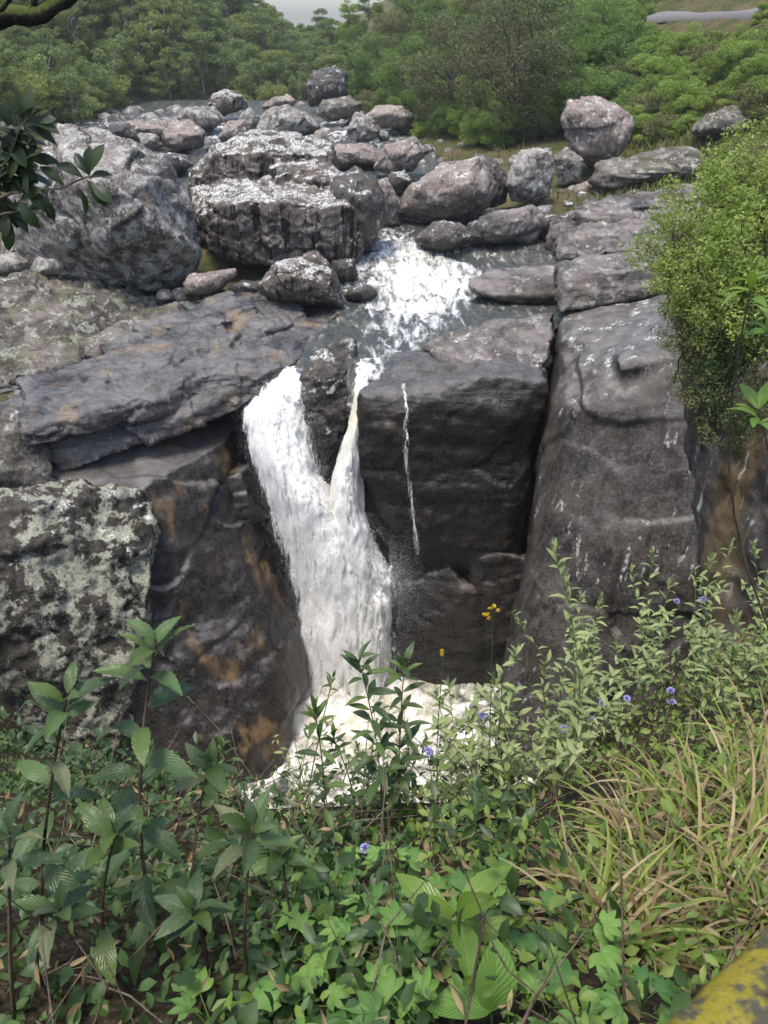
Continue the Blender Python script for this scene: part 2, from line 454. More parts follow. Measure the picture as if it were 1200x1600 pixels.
# ------------------------------------------------------------------ cliffs and rock shelves round the fall
SD = (-.35, .28, .9)       # normal of the bedding planes
rock('left_cliff', [[P(345, 690, 30), P(230, 760, 27.2), P(80, 832, 24.7), P(-120, 900, 22), P(-250, 700, 27), P(200, 690, 31.5), P(370, 655, 32.5),
                     P(395, 790, 29.6), P(468, 960, 29.2), P(472, 1060, 27.8), P(462, 1150, 25.5), P(452, 1230, 23.0), P(330, 1290, 21.8), P(0, 1290, 20.8), P(-250, 1260, 21),
                     P(330, 900, 26.6), P(200, 900, 25), P(280, 1050, 25.5), P(-100, 900, 22.5), P(430, 1000, 27.6), P(-250, 1260, 38), P(420, 1050, 40), P(380, 660, 40), P(-250, 640, 40)]],
     'cliff_left', 'dark rock wall left of the waterfall with tan stains', None, None, 'structure', voxel=.13, smooth=2,
     layers=((.16, .4), (.5, .08), (2.2, .03)), strata=dict(dir=(.35, -.3, 1), freq=.4, amp=.08), block=((.18, .26), (.55, .03)), seed=3)
rock('lichen_cliff', [[P(235, 765, 26.9), P(150, 800, 25.6), P(70, 835, 24.3), P(-60, 800, 24), P(-200, 860, 21.5), P(-60, 740, 27), P(90, 770, 27.5),
                       P(245, 860, 25.0), P(232, 950, 23.8), P(205, 1100, 22.2), P(150, 1230, 20.9), P(-450, 1300, 19.5), P(40, 950, 22.2), P(120, 1300, 28), P(-450, 1300, 28), P(230, 950, 28), P(-450, 800, 28), P(-450, 850, 20), P(150, 1300, 20.4), P(-100, 1300, 19.2)]],
     'cliff_lichen', 'lichen covered lower rock face at the left of the gorge', None, None, 'structure', voxel=.12, smooth=3,
     layers=((.3, .4), (.9, .22), (2.5, .08), (6, .03)), block=((.3, .22), (.9, .08), (2, .03)), seed=4)
def plate(a0, a1, s0, s1, dz, th, seed):
    """a bedding slab of the shelf: a across (towards the gorge), s along the strike"""
    r_ = random.Random(seed); o_ = np.array((-6.7, 31.4, 0)); sd = np.array((.83, .56, 0)); gd = np.array((.56, -.83, 0)); pts = []
    for a_ in (a0, a1):
        for f_ in (0, .3, .65, 1):
            s_ = s0 + (s1 - s0) * f_; ja = r_.uniform(-.25, .25) * (1 if f_ in (.3, .65) else .5)
            p = o_ + sd * (s_ + r_.uniform(-.3, .3)) + gd * (a_ + ja); zt = -.62 + .072 * s_ - .13 * a_ + dz
            pts += [p + np.array((0, 0, zt - (.12 if a_ == a1 else 0))), p + np.array((0, 0, zt - th)) + gd * (.25 if a_ == a1 else 0)]
    return pts
PLATES = [plate(-1.6, .1, -8, 2.2, .22, .9, 1), plate(-1.2, .25, 1.0, 4.4, .10, .9, 2), plate(-3.2, -1.4, -7.5, 3, .38, .9, 3), plate(-3.0, -1.3, 2.2, 5.0, .08, .9, 4), plate(-4.6, -3.0, -4, 5.4, .26, .9, 5), plate(-5.6, -4.3, -2, 6.0, .2, .9, 6), plate(-.5, .35, -3.5, 3.5, .02, .8, 7), plate(-2.2, -1.5, -2, 4.4, .42, .8, 8), plate(-6.6, -5.4, 1, 6.8, .1, .8, 9), plate(-3.9, -3.3, -1, 3.5, .55, .8, 10)]
rock('rock_shelf', [[P(45, 642, 28.6), P(200, 604, 30), P(350, 574, 31.4), P(455, 538, 33.2), P(532, 488, 36.9), P(95, 742, 27.3), P(230, 692, 28.8), P(370, 645, 30.3), P(452, 580, 31.6),
                     P(60, 700, 27.6), P(330, 520, 37.5), P(530, 470, 40.0), P(90, 590, 32), P(-20, 640, 29), P(90, 700, 36), P(450, 560, 36)],
                    [P(120, 612, 30.2), P(330, 545, 34.5), P(490, 495, 38), P(330, 500, 40.5), P(100, 570, 33.5), P(120, 650, 33), P(480, 540, 40)],
                    [P(-100, 640, 29.5), P(100, 590, 31.5), P(340, 500, 39), P(420, 470, 41.5), P(540, 470, 41), P(540, 500, 44), P(-100, 700, 38), P(340, 560, 44), P(-100, 560, 36)]] + PLATES,
     'shelf', 'smooth banded grey rock shelf sloping beside the river', None, None, 'structure', voxel=.075, smooth=2,
     layers=((.25, .22), (.7, .12), (2.5, .04)), strata=dict(dir=SD, freq=.9, amp=.08), block=((.35, .14), (1.0, .06), (2.4, .02)), seed=6)
rock('upper_shelf', [[P(-250, 600, 30), P(-250, 700, 29), P(-20, 690, 28.5), P(60, 640, 30), P(20, 590, 31), P(-250, 560, 34), P(40, 700, 34), P(-250, 740, 34)], [P(-150, 610, 30), P(0, 600, 30.5), P(140, 560, 33), P(330, 490, 39), P(300, 478, 41.5), P(150, 440, 42), P(90, 428, 42), P(-150, 440, 38), P(-150, 640, 34), P(310, 530, 42), P(150, 590, 36)]],
     'shelf_lichen', 'rough lichened rock terrace below the big boulders', None, None, 'structure', voxel=.11, smooth=2,
     layers=((.25, .4), (.8, .25), (2.5, .09), (6, .03)), strata=dict(dir=SD, freq=1.1, amp=.2), block=((.4, .2), (1.1, .10), (2.6, .04)), seed=7)
rock('boulder', [[P(-60, 660, 27), P(30, 640, 27.5), P(85, 700, 27.4), P(75, 770, 26.4), P(-60, 800, 25.5), P(-60, 720, 25.8), P(20, 740, 25.8), P(-60, 680, 31), P(70, 720, 30), P(40, 790, 29)]],
     'shelf_lichen', 'speckled round rock at the left edge below the banded shelf', 'boulder', voxel=.11, smooth=4, layers=((.4, .3), (1.2, .12), (4, .04)), seed=8)
rock('chute_wall', [[P(340, 668, 33), P(520, 560, 34), P(640, 600, 33), P(660, 1100, 31.5), P(440, 1100, 30.2), P(400, 800, 31.6), P(430, 950, 30.6), P(640, 900, 31.5), P(340, 668, 40), P(640, 560, 40), P(660, 1100, 40), P(400, 1100, 40)]],
     'cliff_wet', 'dark wet rock wall behind the falling water', None, None, 'structure', voxel=.16, smooth=2,
     layers=((.3, .6), (1, .3), (3, .08)), seed=9)
rock('split_rock', [[P(473, 590, 30.2), P(487, 555, 31), P(520, 530, 32.4), P(548, 528, 32.6), P(561, 565, 31.6), P(560, 610, 30.2), P(545, 650, 29.6), P(505, 672, 29.3), P(480, 640, 29.5), P(512, 590, 29.7), P(515, 790, 30.2), P(500, 720, 29.9), P(530, 720, 29.9), P(480, 640, 34), P(555, 640, 34), P(540, 540, 35)]],
     'boulder_dark', 'black wet rock splitting the river at the lip of the fall', 'rock', voxel=.07, smooth=4, layers=((.7, .18), (2, .07), (5, .03)), block=((.8, .12), (2, .05)), seed=10)
rock('centre_cliff', [[P(566, 618, 28.9), P(600, 597, 30.0), P(640, 592, 29.5), P(760, 586, 28.7), P(846, 600, 28.9), P(560, 596, 30.7), P(600, 560, 32.6), P(660, 530, 34.6), P(760, 520, 34.6), P(864, 500, 36), P(566, 720, 28.6), P(598, 790, 28.6),
                       P(618, 870, 28.9), P(640, 640, 28.2), P(796, 640, 28.2), P(808, 880, 28.9), P(640, 900, 29.2), P(630, 860, 28.4), P(864, 520, 39), P(560, 610, 40), P(618, 900, 40), P(812, 900, 38), P(796, 850, 28.3)],
                      [P(612, 960, 29.2), P(632, 915, 29.2), P(700, 890, 28.7), P(745, 930, 28.2), P(740, 1060, 28.2), P(630, 1000, 28.4), P(622, 1080, 28.6), P(760, 1100, 28.2), P(620, 960, 36), P(760, 900, 36), P(760, 1100, 36)],
                      [P(735, 880, 28.5), P(780, 866, 28.2), P(860, 880, 28.2), P(740, 960, 28.5), P(750, 1100, 28.3), P(860, 1100, 28.2), P(860, 880, 36), P(735, 900, 36), P(740, 1100, 36)]],
     'cliff_wet', 'dark wet block of cliff between the fall and the right hand wall', None, None, 'structure', voxel=.11, smooth=4,
     layers=((.22, .25), (.8, .08), (2.4, .05), (6, .025)), strata=dict(dir=(.12, -.1, 1), freq=.45, amp=.07), block=((.26, .18), (.75, .045), (1.9, .022)), seed=11)
rock('rock_ledge', [[P(658, 543, 32.6), P(700, 518, 33.6), P(780, 497, 34.6), P(868, 484, 35.4), P(856, 540, 31.4), P(780, 552, 30.6), P(690, 552, 31.4), P(850, 575, 30.0), P(770, 590, 29.6), P(700, 575, 30.6), P(720, 575, 33), P(856, 575, 32), P(866, 520, 38), P(700, 550, 36)]],
     'ledge', 'low rounded grey ledge on top of the wet cliff beside the river', 'rock', voxel=.08, smooth=3, layers=((.4, .2), (1.2, .1), (4, .03)), strata=dict(dir=(.2, .1, 1), freq=1.2, amp=.16), block=((.5, .12), (1.4, .05)), seed=12)
rock('rock_slab', [[P(735, 442, 38.6), P(765, 424, 40.5), P(868, 408, 42.5), P(880, 425, 39.5), P(878, 460, 38.3), P(765, 462, 38.0), P(740, 455, 38.2), P(800, 480, 39), P(880, 480, 39), P(880, 440, 43), P(760, 455, 42)]],
     'ledge', 'flat dark slab lying in the river upstream of the ledge', 'rock', voxel=.09, smooth=3, layers=((.4, .22), (1.2, .1), (4, .03)), strata=dict(dir=(.2, .1, 1), freq=1.3, amp=.14), seed=13)
rock('right_cliff', [[P(880, 492, 34.5), P(1090, 445, 35), P(955, 572, 28.2), P(1062, 545, 28.4), P(862, 640, 28.6), P(840, 720, 28.1), P(802, 950, 27.1), P(782, 1130, 25.2), P(776, 1230, 22.8), P(900, 640, 27.4), P(1060, 700, 26.5),
                      P(960, 620, 27.2), P(1260, 700, 24), P(1050, 1230, 22), P(1420, 1230, 20.5), P(1320, 500, 26), P(1400, 440, 36), P(830, 760, 37), P(790, 1130, 36), P(1400, 1150, 36), P(930, 1100, 25.4)],
                     [P(960, 560, 28.0), P(1065, 535, 28.2), P(965, 582, 27.4), P(1068, 555, 27.4), P(1000, 610, 27.6), P(1060, 600, 27.6), P(960, 540, 30), P(1090, 500, 31), P(1200, 560, 28)]],
     'cliff_right', 'tall grey brown rock wall at the right of the gorge streaked with white', None, None, 'structure', voxel=.13, smooth=4,
     layers=((.16, .3), (.6, .05), (2.5, .02)), strata=dict(dir=(.5, -.2, 1), freq=.3, amp=.04), block=((.16, .12), (.5, .025), (1.8, .012)), seed=14)
rock('rock_block', [[P(876, 488, 34.0), P(1085, 452, 34.6), P(1110, 440, 38), P(884, 436, 34.6), P(1080, 404, 35.4), P(868, 410, 38.5), P(1095, 384, 40), P(880, 470, 40), P(1180, 450, 36), P(1180, 400, 38), P(1100, 470, 40)]],
     'ledge', 'square cut grey block lying on the right hand wall above a dark crack', 'rock', voxel=.1, smooth=2, layers=((.3, .25), (1, .14), (3.5, .05)), block=((.4, .14), (1.1, .06)), seed=15)

rock('right_terrace', [[P(880, 400, 41), P(1000, 385, 40.5), P(1200, 372, 38), P(1350, 400, 34), P(840, 345, 53), P(900, 300, 58), P(1000, 268, 64), P(1150, 262, 60), P(1350, 300, 50), P(840, 380, 55), P(900, 430, 44), P(1350, 480, 38), P(1150, 300, 70)]],
     'ledge', 'dark stepped rock terrace along the right bank of the river', None, None, 'structure', voxel=.16, smooth=2, layers=((.2, .8), (.6, .35), (2, .1), (5, .04)), strata=dict(dir=(.25, .1, 1), freq=.9, amp=.3), block=((.3, .35), (.9, .12)), seed=16)
# ------------------------------------------------------------------ boulders
BO = [
 ('huge rounded grey boulder at the left, patched with lichen', [(0, 400), (18, 300), (55, 228), (103, 193), (150, 203), (205, 228), (265, 262), (300, 325), (317, 395), (303, 440), (235, 455), (150, 442), (60, 425)], 'boulder_grey', dict(ratio=.8, cracks=(.16, .35, .03), seed=21)),
 ('small pale boulder at the left edge under the huge one', [(-20, 408), (22, 395), (45, 408), (46, 430), (-20, 436)], 'boulder_grey', dict(seed=22, dz=.3)),
 ('grey wedge boulder beside the small pale one, left', [(42, 420), (58, 398), (110, 397), (114, 420), (80, 436), (48, 434)], 'boulder_grey', dict(seed=23, dz=.3)),
 ('dark rounded flank boulder behind the white topped one, by the rapids', [(515, 285), (555, 260), (588, 282), (606, 320), (602, 350), (578, 385), (545, 396), (520, 340)], 'boulder_dark', dict(seed=24, ratio=1.2, dz=.3)),
 ('brown angular boulder with a speckled top at the rapids', [(403, 446), (428, 410), (495, 396), (527, 430), (541, 482), (470, 478), (412, 470)], 'boulder_white', dict(seed=25, dz=.3)),
 ('long flat grey stone wedged under the white topped boulder', [(284, 445), (300, 430), (365, 422), (372, 432), (330, 462), (290, 462)], 'boulder_smooth', dict(seed=26, dz=.2)),
 ('dark block at the foot of the white topped boulder', [(510, 432), (518, 408), (556, 404), (560, 432), (540, 442)], 'boulder_dark', dict(seed=27)),
 ('small black wet stone in the rapids', [(538, 462), (545, 450), (575, 446), (590, 456), (580, 470), (550, 472)], 'boulder_dark', dict(seed=28)),
 ('dark wet stone between the flat stone and the brown boulder', [(352, 448), (372, 440), (410, 442), (415, 468), (370, 476)], 'boulder_dark', dict(seed=29)),
 ('smooth mauve grey boulder with flat facets right of the rapids', [(619, 335), (640, 290), (690, 262), (750, 242), (770, 262), (778, 300), (748, 346), (700, 354), (650, 354)], 'boulder_smooth', dict(seed=31, smooth=2, ratio=.8)),
 ('dark jagged rock behind the mauve boulder', [(742, 240), (775, 248), (798, 285), (790, 318), (765, 325), (748, 290)], 'boulder_dark', dict(seed=32, dz=.6)),
 ('upright pale boulder with a blunt top on the right bank', [(789, 292), (795, 250), (814, 231), (860, 231), (868, 265), (856, 305), (830, 319), (800, 313)], 'boulder_grey', dict(seed=33, dz=1.0, smooth=2)),
 ('grey stone wedged between the upright boulder and the egg shaped one', [(864, 245), (884, 229), (910, 250), (908, 285), (875, 290)], 'boulder_grey', dict(seed=34, dz=1.3)),
 ('large egg shaped boulder standing on the right bank', [(873, 182), (890, 158), (930, 151), (970, 164), (991, 195), (985, 225), (960, 256), (925, 266), (900, 247), (880, 215)], 'boulder_smooth', dict(seed=35, dz=2.0, ratio=.9)),
 ('dark wet rock at the waterline under the mauve boulder', [(648, 372), (680, 347), (715, 350), (765, 368), (748, 388), (690, 394), (655, 388)], 'boulder_dark', dict(seed=36)),
 ('broken dark rock at the waterline below the upright boulder', [(728, 352), (775, 330), (835, 322), (850, 350), (835, 380), (760, 388), (735, 380)], 'ledge', dict(seed=37)),
 ('layered grey rock shelf below the egg shaped boulder', [(912, 280), (935, 262), (1000, 246), (1080, 238), (1120, 262), (1080, 288), (1000, 300), (922, 302)], 'shelf_lichen', dict(seed=38, dz=1.4, ratio=.5, strata=dict(dir=(.2, .1, 1), freq=1.4, amp=.25))),
 ('dark layered rock bank with pale edges at the right waterline', [(885, 352), (915, 322), (980, 303), (1085, 292), (1150, 320), (1130, 372), (1000, 384), (900, 372)], 'ledge', dict(seed=39, dz=.1, ratio=.5, strata=dict(dir=(.2, .1, 1), freq=1.2, amp=.3))),
 ('low black rock at the waterline right of the broken rock', [(835, 352), (860, 338), (905, 335), (925, 362), (880, 374), (840, 370)], 'boulder_dark', dict(seed=40)),
 ('tall dark leaning boulder at the forest edge upstream', [(480, 132), (490, 112), (524, 99), (541, 114), (546, 150), (512, 166), (484, 162)], 'boulder_dark', dict(seed=41, dz=.9)),
 ('flat topped mossy rock right below the tall leaning boulder', [(494, 178), (508, 158), (545, 149), (565, 162), (556, 182), (512, 190)], 'shelf_lichen', dict(seed=42, dz=.6)),
 ('pale wedge of rock with a flat slanting top by the bushes', [(572, 182), (590, 166), (628, 166), (645, 182), (640, 200), (600, 200)], 'boulder_smooth', dict(seed=43, dz=.8, smooth=2)),
 ('speckled boulder in the middle of the upstream pile', [(543, 205), (556, 178), (582, 184), (594, 206), (576, 226), (552, 224)], 'boulder_grey', dict(seed=44, dz=.4)),
 ('broad rounded grey boulder upstream behind the white topped one', [(398, 205), (415, 175), (452, 165), (488, 178), (503, 200), (462, 216), (410, 214)], 'boulder_grey', dict(seed=45, dz=.2)),
 ('white speckled boulder crowning the left of the upstream pile', [(318, 172), (332, 149), (355, 139), (380, 149), (386, 166), (352, 182), (325, 180)], 'boulder_white', dict(seed=46, dz=.6)),
 ('bleached low boulder far upstream', [(408, 168), (424, 153), (448, 149), (462, 158), (450, 170), (425, 172)], 'boulder_smooth', dict(seed=47, dz=.2)),
 ('smooth rounded dark boulder in the upstream channel', [(252, 215), (262, 192), (295, 188), (322, 208), (320, 232), (280, 236), (258, 230)], 'boulder_smooth', dict(seed=48, dz=.2)),
 ('grey cobble boulder left of the smooth rounded one', [(205, 220), (218, 208), (245, 210), (256, 228), (238, 238), (212, 236)], 'boulder_grey', dict(seed=49, dz=.1)),
 ('long smooth rock bar upstream at the left', [(170, 205), (200, 190), (262, 188), (300, 200), (270, 220), (190, 222)], 'boulder_smooth', dict(seed=50, dz=.3, ratio=.5)),
 ('pair top slab leaning on the speckled upstream boulder', [(265, 190), (292, 168), (335, 168), (350, 188), (325, 202), (280, 202)], 'boulder_grey', dict(seed=51, dz=.5)),
 ('grey boulder at the right end of the left upstream pile', [(342, 215), (356, 190), (382, 186), (392, 205), (372, 226), (348, 224)], 'boulder_smooth', dict(seed=52, dz=.1)),
 ('small brown boulder between the two upstream piles', [(372, 184), (390, 168), (404, 182), (402, 202), (380, 202)], 'boulder_grey', dict(seed=53, dz=.3)),
 ('low wide slab above the pale wedge upstream pool', [(508, 246), (528, 226), (572, 224), (604, 240), (600, 260), (530, 262)], 'boulder_smooth', dict(seed=54, dz=.2)),
 ('smooth brown slab sloping to the pool by the rubble', [(585, 262), (600, 228), (645, 214), (668, 236), (645, 268), (610, 274)], 'boulder_smooth', dict(seed=55, dz=.4, smooth=2)),
 ('small white topped stone left of the mauve boulder', [(598, 288), (610, 268), (634, 264), (645, 282), (628, 304), (604, 304)], 'boulder_white', dict(seed=56, dz=.1)),
 ('dark smooth boulder in the channel left of the mauve one', [(572, 330), (585, 285), (605, 278), (625, 315), (622, 350), (590, 356)], 'boulder_smooth', dict(seed=57, dz=0)),
 ('lichened rock half hidden in the hillside bushes', [(622, 155), (638, 132), (662, 134), (672, 158), (645, 170)], 'boulder_grey', dict(seed=58, hill=True)),
 ('rough rock outcrop in the grass of the right hillside', [(1080, 205), (1105, 180), (1145, 168), (1180, 185), (1170, 215), (1100, 222)], 'shelf_lichen', dict(seed=59, hill=True)),
 ('grey cobble right of the middle upstream boulder', [(588, 212), (596, 203), (608, 206), (608, 220), (594, 222)], 'boulder_grey', dict(seed=60, dz=.5)),
 ('dark boulder behind the huge rounded one', [(140, 205), (165, 188), (200, 192), (214, 215), (200, 240), (160, 235)], 'boulder_dark', dict(seed=61, dz=.2)),
 ('slab of rock tucked behind the huge boulder, near the channel', [(205, 250), (230, 238), (285, 240), (305, 258), (280, 275), (225, 268)], 'boulder_dark', dict(seed=62, dz=.1)),
]
for lab, ol, mt, kw in BO:
    boulder(lab, ol, mt, **kw)
# the big white-topped boulder: body and upper ledge grown into one rock
r1, r2 = random.Random(77), random.Random(78)
Yb = Ybase(412, .1)
b1 = [P(335, 392, Yb), P(400, 412, Yb - .2), P(490, 415, Yb - .2), P(560, 402, Yb + .2), P(305, 345, Yb + .4), P(345, 322, Yb - .4), P(440, 314, Yb - .5), P(540, 322, Yb - .2), P(563, 340, Yb + .6), P(300, 292, Yb + 5), P(340, 262, Yb + 6.5),
      P(500, 262, Yb + 6.5), P(552, 287, Yb + 5), P(566, 330, Yb + 2.5), P(340, 400, Yb + 7), P(560, 400, Yb + 7), P(312, 360, Yb + 4), P(430, 330, Yb - .7)]
b2 = [P(300, 290, Yb + 4.4), P(345, 272, Yb + 4.0), P(430, 268, Yb + 4.0), P(522, 275, Yb + 4.4), P(297, 262, Yb + 5), P(345, 242, Yb + 4.4), P(430, 236, Yb + 4.3), P(515, 244, Yb + 4.8), P(335, 225, Yb + 8), P(400, 203, Yb + 9), P(468, 207, Yb + 9), P(515, 222, Yb + 8), P(530, 262, Yb + 7),
      P(300, 330, Yb + 9), P(520, 330, Yb + 9), P(330, 250, Yb + 11), P(500, 250, Yb + 11)]
b3 = [P(420, 262, Yb + 3.2), P(500, 262, Yb + 3.0), P(535, 285, Yb + 2.5), P(430, 285, Yb + 2.6), P(440, 248, Yb + 5), P(510, 246, Yb + 5), P(545, 275, Yb + 5), P(430, 300, Yb + 5), P(540, 310, Yb + 5)]
rock('boulder', [b1, b2, b3], 'boulder_white', 'massive flat topped boulder crusted with white lichen, mid river', 'boulder', voxel=.1, smooth=2, layers=((.22, .3), (.8, .10), (2.5, .06), (6, .03)), cracks=(.3, .15, .04),
     strata=dict(dir=(.1, -.15, 1), freq=.5, amp=.03), block=((.35, .14), (1, .07), (2.2, .03)), seed=30)
# small stones along the channel
stones = []
for k in range(4):
    rr = random.Random(900 + k)
    pts = [Vector((rr.gauss(0, 1), rr.gauss(0, 1), rr.gauss(0, 1))).normalized() * rr.uniform(.8, 1) for _ in range(22)]
    V, F = rock_mesh([[np.array((p.x * .62, p.y * .5, p.z * .38)) for p in pts]], voxel=.09, smooth=2, layers=((1.2, .06), (4, .02)), seed=70 + k)
    stones.append(V)
    me_ = mesh_from('stone', V, F); me_.materials.append(M[('boulder_grey', 'boulder_dark', 'boulder_smooth', 'boulder_grey')[k]]); stones[k] = me_
spots = [(258, 462, .8), (285, 466, .7), (330, 470, .5), (385, 460, .6), (300, 455, .5), (345, 458, .6), (225, 232, .9), (240, 246, .7), (195, 240, .8), (330, 236, .7), (305, 240, .6), (390, 215, .8), (350, 230, .6),
         (402, 190, 1.2), (470, 165, 1.3), (465, 150, 1.0), (505, 210, 1.0), (525, 205, 1.2), (520, 218, .9), (535, 190, .9), (566, 178, 1.0), (610, 196, .8), (625, 205, .8), (650, 208, .8), (668, 214, .7), (655, 226, .7), (690, 222, .7),
         (700, 236, .8), (720, 228, .6), (676, 246, .8), (660, 255, .7), (690, 252, .6), (712, 212, .6), (735, 225, .7), (640, 240, .6), (665, 235, .5), (645, 222, .6), (730, 205, .6), (750, 215, .6), (765, 222, .7), (780, 235, .6), (878, 300, .7), (850, 312, .6), (895, 295, .6), (910, 305, .7),
         (940, 240, .7), (965, 262, .6), (300, 182, 1.3), (250, 178, 1.2), (150, 183, 1.2), (120, 185, 1.3), (420, 182, .9), (440, 222, .5), (555, 232, .8), (580, 250, .7), (600, 250, .6), (770, 345, .6), (860, 330, .6), (870, 372, .5), (905, 378, .6), (930, 380, .5), (880, 384, .4)]
rq = random.Random(55)
for (x0, x1, y0, y1, n_, s0, s1) in ((385, 620, 178, 262, 26, 1.1, 2.2), (150, 345, 182, 262, 18, 1.0, 2.0), (600, 780, 200, 300, 22, .7, 1.5), (780, 930, 285, 345, 10, .8, 1.4), (245, 420, 440, 478, 8, .5, 1.0), (60, 400, 172, 190, 12, 1.4, 2.4)):
    for _ in range(n_): spots.append((rq.uniform(x0, x1), rq.uniform(y0, y1), rq.uniform(s0, s1)))
rr = random.Random(5); STO = []
for i, (px, py, s) in enumerate(spots):
    right = px > 620 and py < 320
    d_ = ray(px, py); Ys_ = np.arange(36, 150, .25)[:, None]; q_ = np.array((0, 0, CAMZ)) + d_[None] * (Ys_ / d_[1])
    gr = np.maximum(ground_z(q_[:, 0], q_[:, 1]), zriver(q_[:, 1]) - .05)
    p = q_[np.nonzero(q_[:, 2] <= gr)[0][0]]; Y = p[1]
    o = obj('stone', stones[i % 4]); o.location = p - np.array((0, 0, .02 * s)); k = s * rr.uniform(.9, 1.25) * (1.25 if Y > 70 else 1)
    o.scale = (k, k * rr.uniform(.8, 1.2), k * rr.uniform(.8, 1.3)); o.rotation_euler = (rr.uniform(-.2, .2), rr.uniform(-.2, .2), rr.uniform(0, 6.28))
    STO.append((px, py, o, right)); tag(o, 'loose stone among the brown rubble on the right bank' if right else 'small stone lying between the boulders of the river bed', 'stone', 'rubble stones on the right bank' if right else 'small stones in the river bed')

number_rows([q for q in STO if q[3]], [212, 225, 240, 262, 290], ['of the topmost rubble row on the right bank', 'of the upper rubble on the right bank', 'of the middle rubble on the right bank', 'of the lower rubble on the right bank', 'beside the mauve boulder', 'under the upright boulder'], 'loose stone')
number_rows([q for q in STO if not q[3] and q[0] < 370], [188, 205, 222, 300], ['far upstream at the left', 'in the left upstream pile', 'low in the left upstream pile', 'behind the huge rounded boulder', 'at the edge of the rock shelf'], 'small river stone')
number_rows([q for q in STO if not q[3] and q[0] >= 370], [200, 222, 240, 300], ['far upstream in the middle', 'in the middle upstream pile', 'low in the middle upstream pile', 'by the pool behind the white topped boulder', 'at the waterline near the rapids'], 'small river stone')
# ------------------------------------------------------------------ water
def water_mat(name, stretch=(1.5, .5, 1.0), cream=0.0):
    t = NT(name)
    g = t.n('NewGeometry'); pos = g.outputs['Position']
    foam = t.n('Attribute', attribute_name='foam').outputs['Fac']
    st = t.mapping(pos, stretch, (0, 0, math.radians(8)))
    n1 = t.noise(st, 1.3, 6, .6, .8); n2 = t.noise(st, 4.2, 4, .6, .8)
    f = t.math('ADD', foam, t.math('MULTIPLY', t.math('SUBTRACT', t.math('ADD', t.math('MULTIPLY', n1, .68), t.math('MULTIPLY', n2, .32)), .5), 3.0))
    f = t.ramp(f, .2, 1.0)
    deep = t.mix(t.ramp(n1, .4, .65), (.05, .056, .055), (.10, .098, .075))
    h = t.math('ADD', t.noise(t.mapping(pos, (1, .8, 1)), 2.2, 5, .6), t.math('MULTIPLY', t.noise(pos, 9, 3, .6), .25))
    b = t.n('Bump', {'Height': h, 'Strength': .8, 'Distance': .35})
    wat = t.bsdf(Base_Color=deep, Roughness=.2, Normal=b.outputs[0], IOR=1.33, Specular_IOR_Level=.7)
    b2 = t.n('Bump', {'Height': t.math('ADD', n1, t.math('MULTIPLY', n2, .6)), 'Strength': .9, 'Distance': .3})
    fo = t.bsdf(Base_Color=t.mix(t.ramp(n1, .42, .6), (.76 - cream * .3, .73 - cream * .32, .62 - cream * .36), (.87 - cream * .2, .87 - cream * .22, .85 - cream * .28)), Roughness=.6, Normal=b2.outputs[0])
    mx = t.n('MixShader', {0: f, 1: wat.outputs[0], 2: fo.outputs[0]})
    t.t.links.new(mx.outputs[0], t.out.inputs[0])
    return t.m
M['river'] = water_mat('river_water')
M['pool'] = water_mat('pool_water', (.75, .75, .75), .5)
def river_mesh():
    ys = np.concatenate([np.linspace(29.3, 50, 130), np.linspace(50.3, 125, 110)])
    # horizontal limits by pixel column at each distance
    pl = np.interp(ys, [29.3, 31, 34, 37.5, 41, 44, 48, 58, 125], [552, 458, 488, 520, 520, 470, 380, 60, -100])
    pr = np.interp(ys, [29.3, 31, 36, 40, 50, 56, 70, 125], [640, 760, 890, 905, 960, 900, 760, 620])
    V, FO = [], []
    nu = 110
    for y, a, c in zip(ys, pl, pr):
        depth = y * CP + (CAMZ) * SP
        xa, xc = (a - 600) / FPX * depth, (c - 600) / FPX * depth
        for u in np.linspace(0, 1, nu): V.append((xa + (xc - xa) * u, y, 0))
    V = np.array(V)
    y = V[:, 1]; px = 600 + V[:, 0] / (y * CP + CAMZ * SP) * FPX
    # py of each vertex, for laying the rapids along the channel
    z = zriver(y)
    rap = sstep(34, 40, y) * sstep(50, 46.5, y) * np.exp(-np.abs((px - 650) / 110) ** 2.6)
    n = fbm(V * np.array((.55, .4, 0)) + 4, 4)
    z = z + .06 * n + rap * (.3 * fbm(V * np.array((.8, .5, 0)) + 9, 4) + .15 * np.sin(y * 2.1 + V[:, 0] * .5))
    z += .02 * fbm(V * np.array((2.2, 1.6, 0)), 3)
    # over the lip
    z -= 1.6 * sstep(30.6, 29.2, y) ** 1.5
    V[:, 2] = z
    ky = [29.3, 30.5, 32, 34, 36, 38, 41, 44, 47, 50, 54]
    fc = np.interp(y, ky, [572, 580, 602, 628, 642, 650, 655, 655, 630, 600, 600]); fw = np.interp(y, ky, [14, 17, 24, 38, 58, 85, 100, 95, 60, 40, 30]); fa = np.interp(y, ky, [.7, .42, .28, .3, .42, .6, .72, .72, .58, .4, .2])
    foam = fa * np.exp(-np.abs((px - fc) / fw) ** 2.6) + .10 * sstep(60, 48, y)
    foam = np.maximum(foam, .45 * sstep(80, 90, y) * sstep(110, 100, y))
    foam = np.maximum(foam, .75 * sstep(31.5, 30.2, y) * sstep(505, 480, px))
    i = np.arange(len(V)).reshape(len(ys), nu)
    F = np.stack([i[:-1, :-1].ravel(), i[:-1, 1:].ravel(), i[1:, 1:].ravel(), i[1:, :-1].ravel()], 1)
    me = mesh_from('river', V, F); add_attr(me, 'foam', foam)
    return me
tag(obj('river', river_mesh(), M['river']), 'river with white rapids running to the lip of the fall', None, None, 'structure')
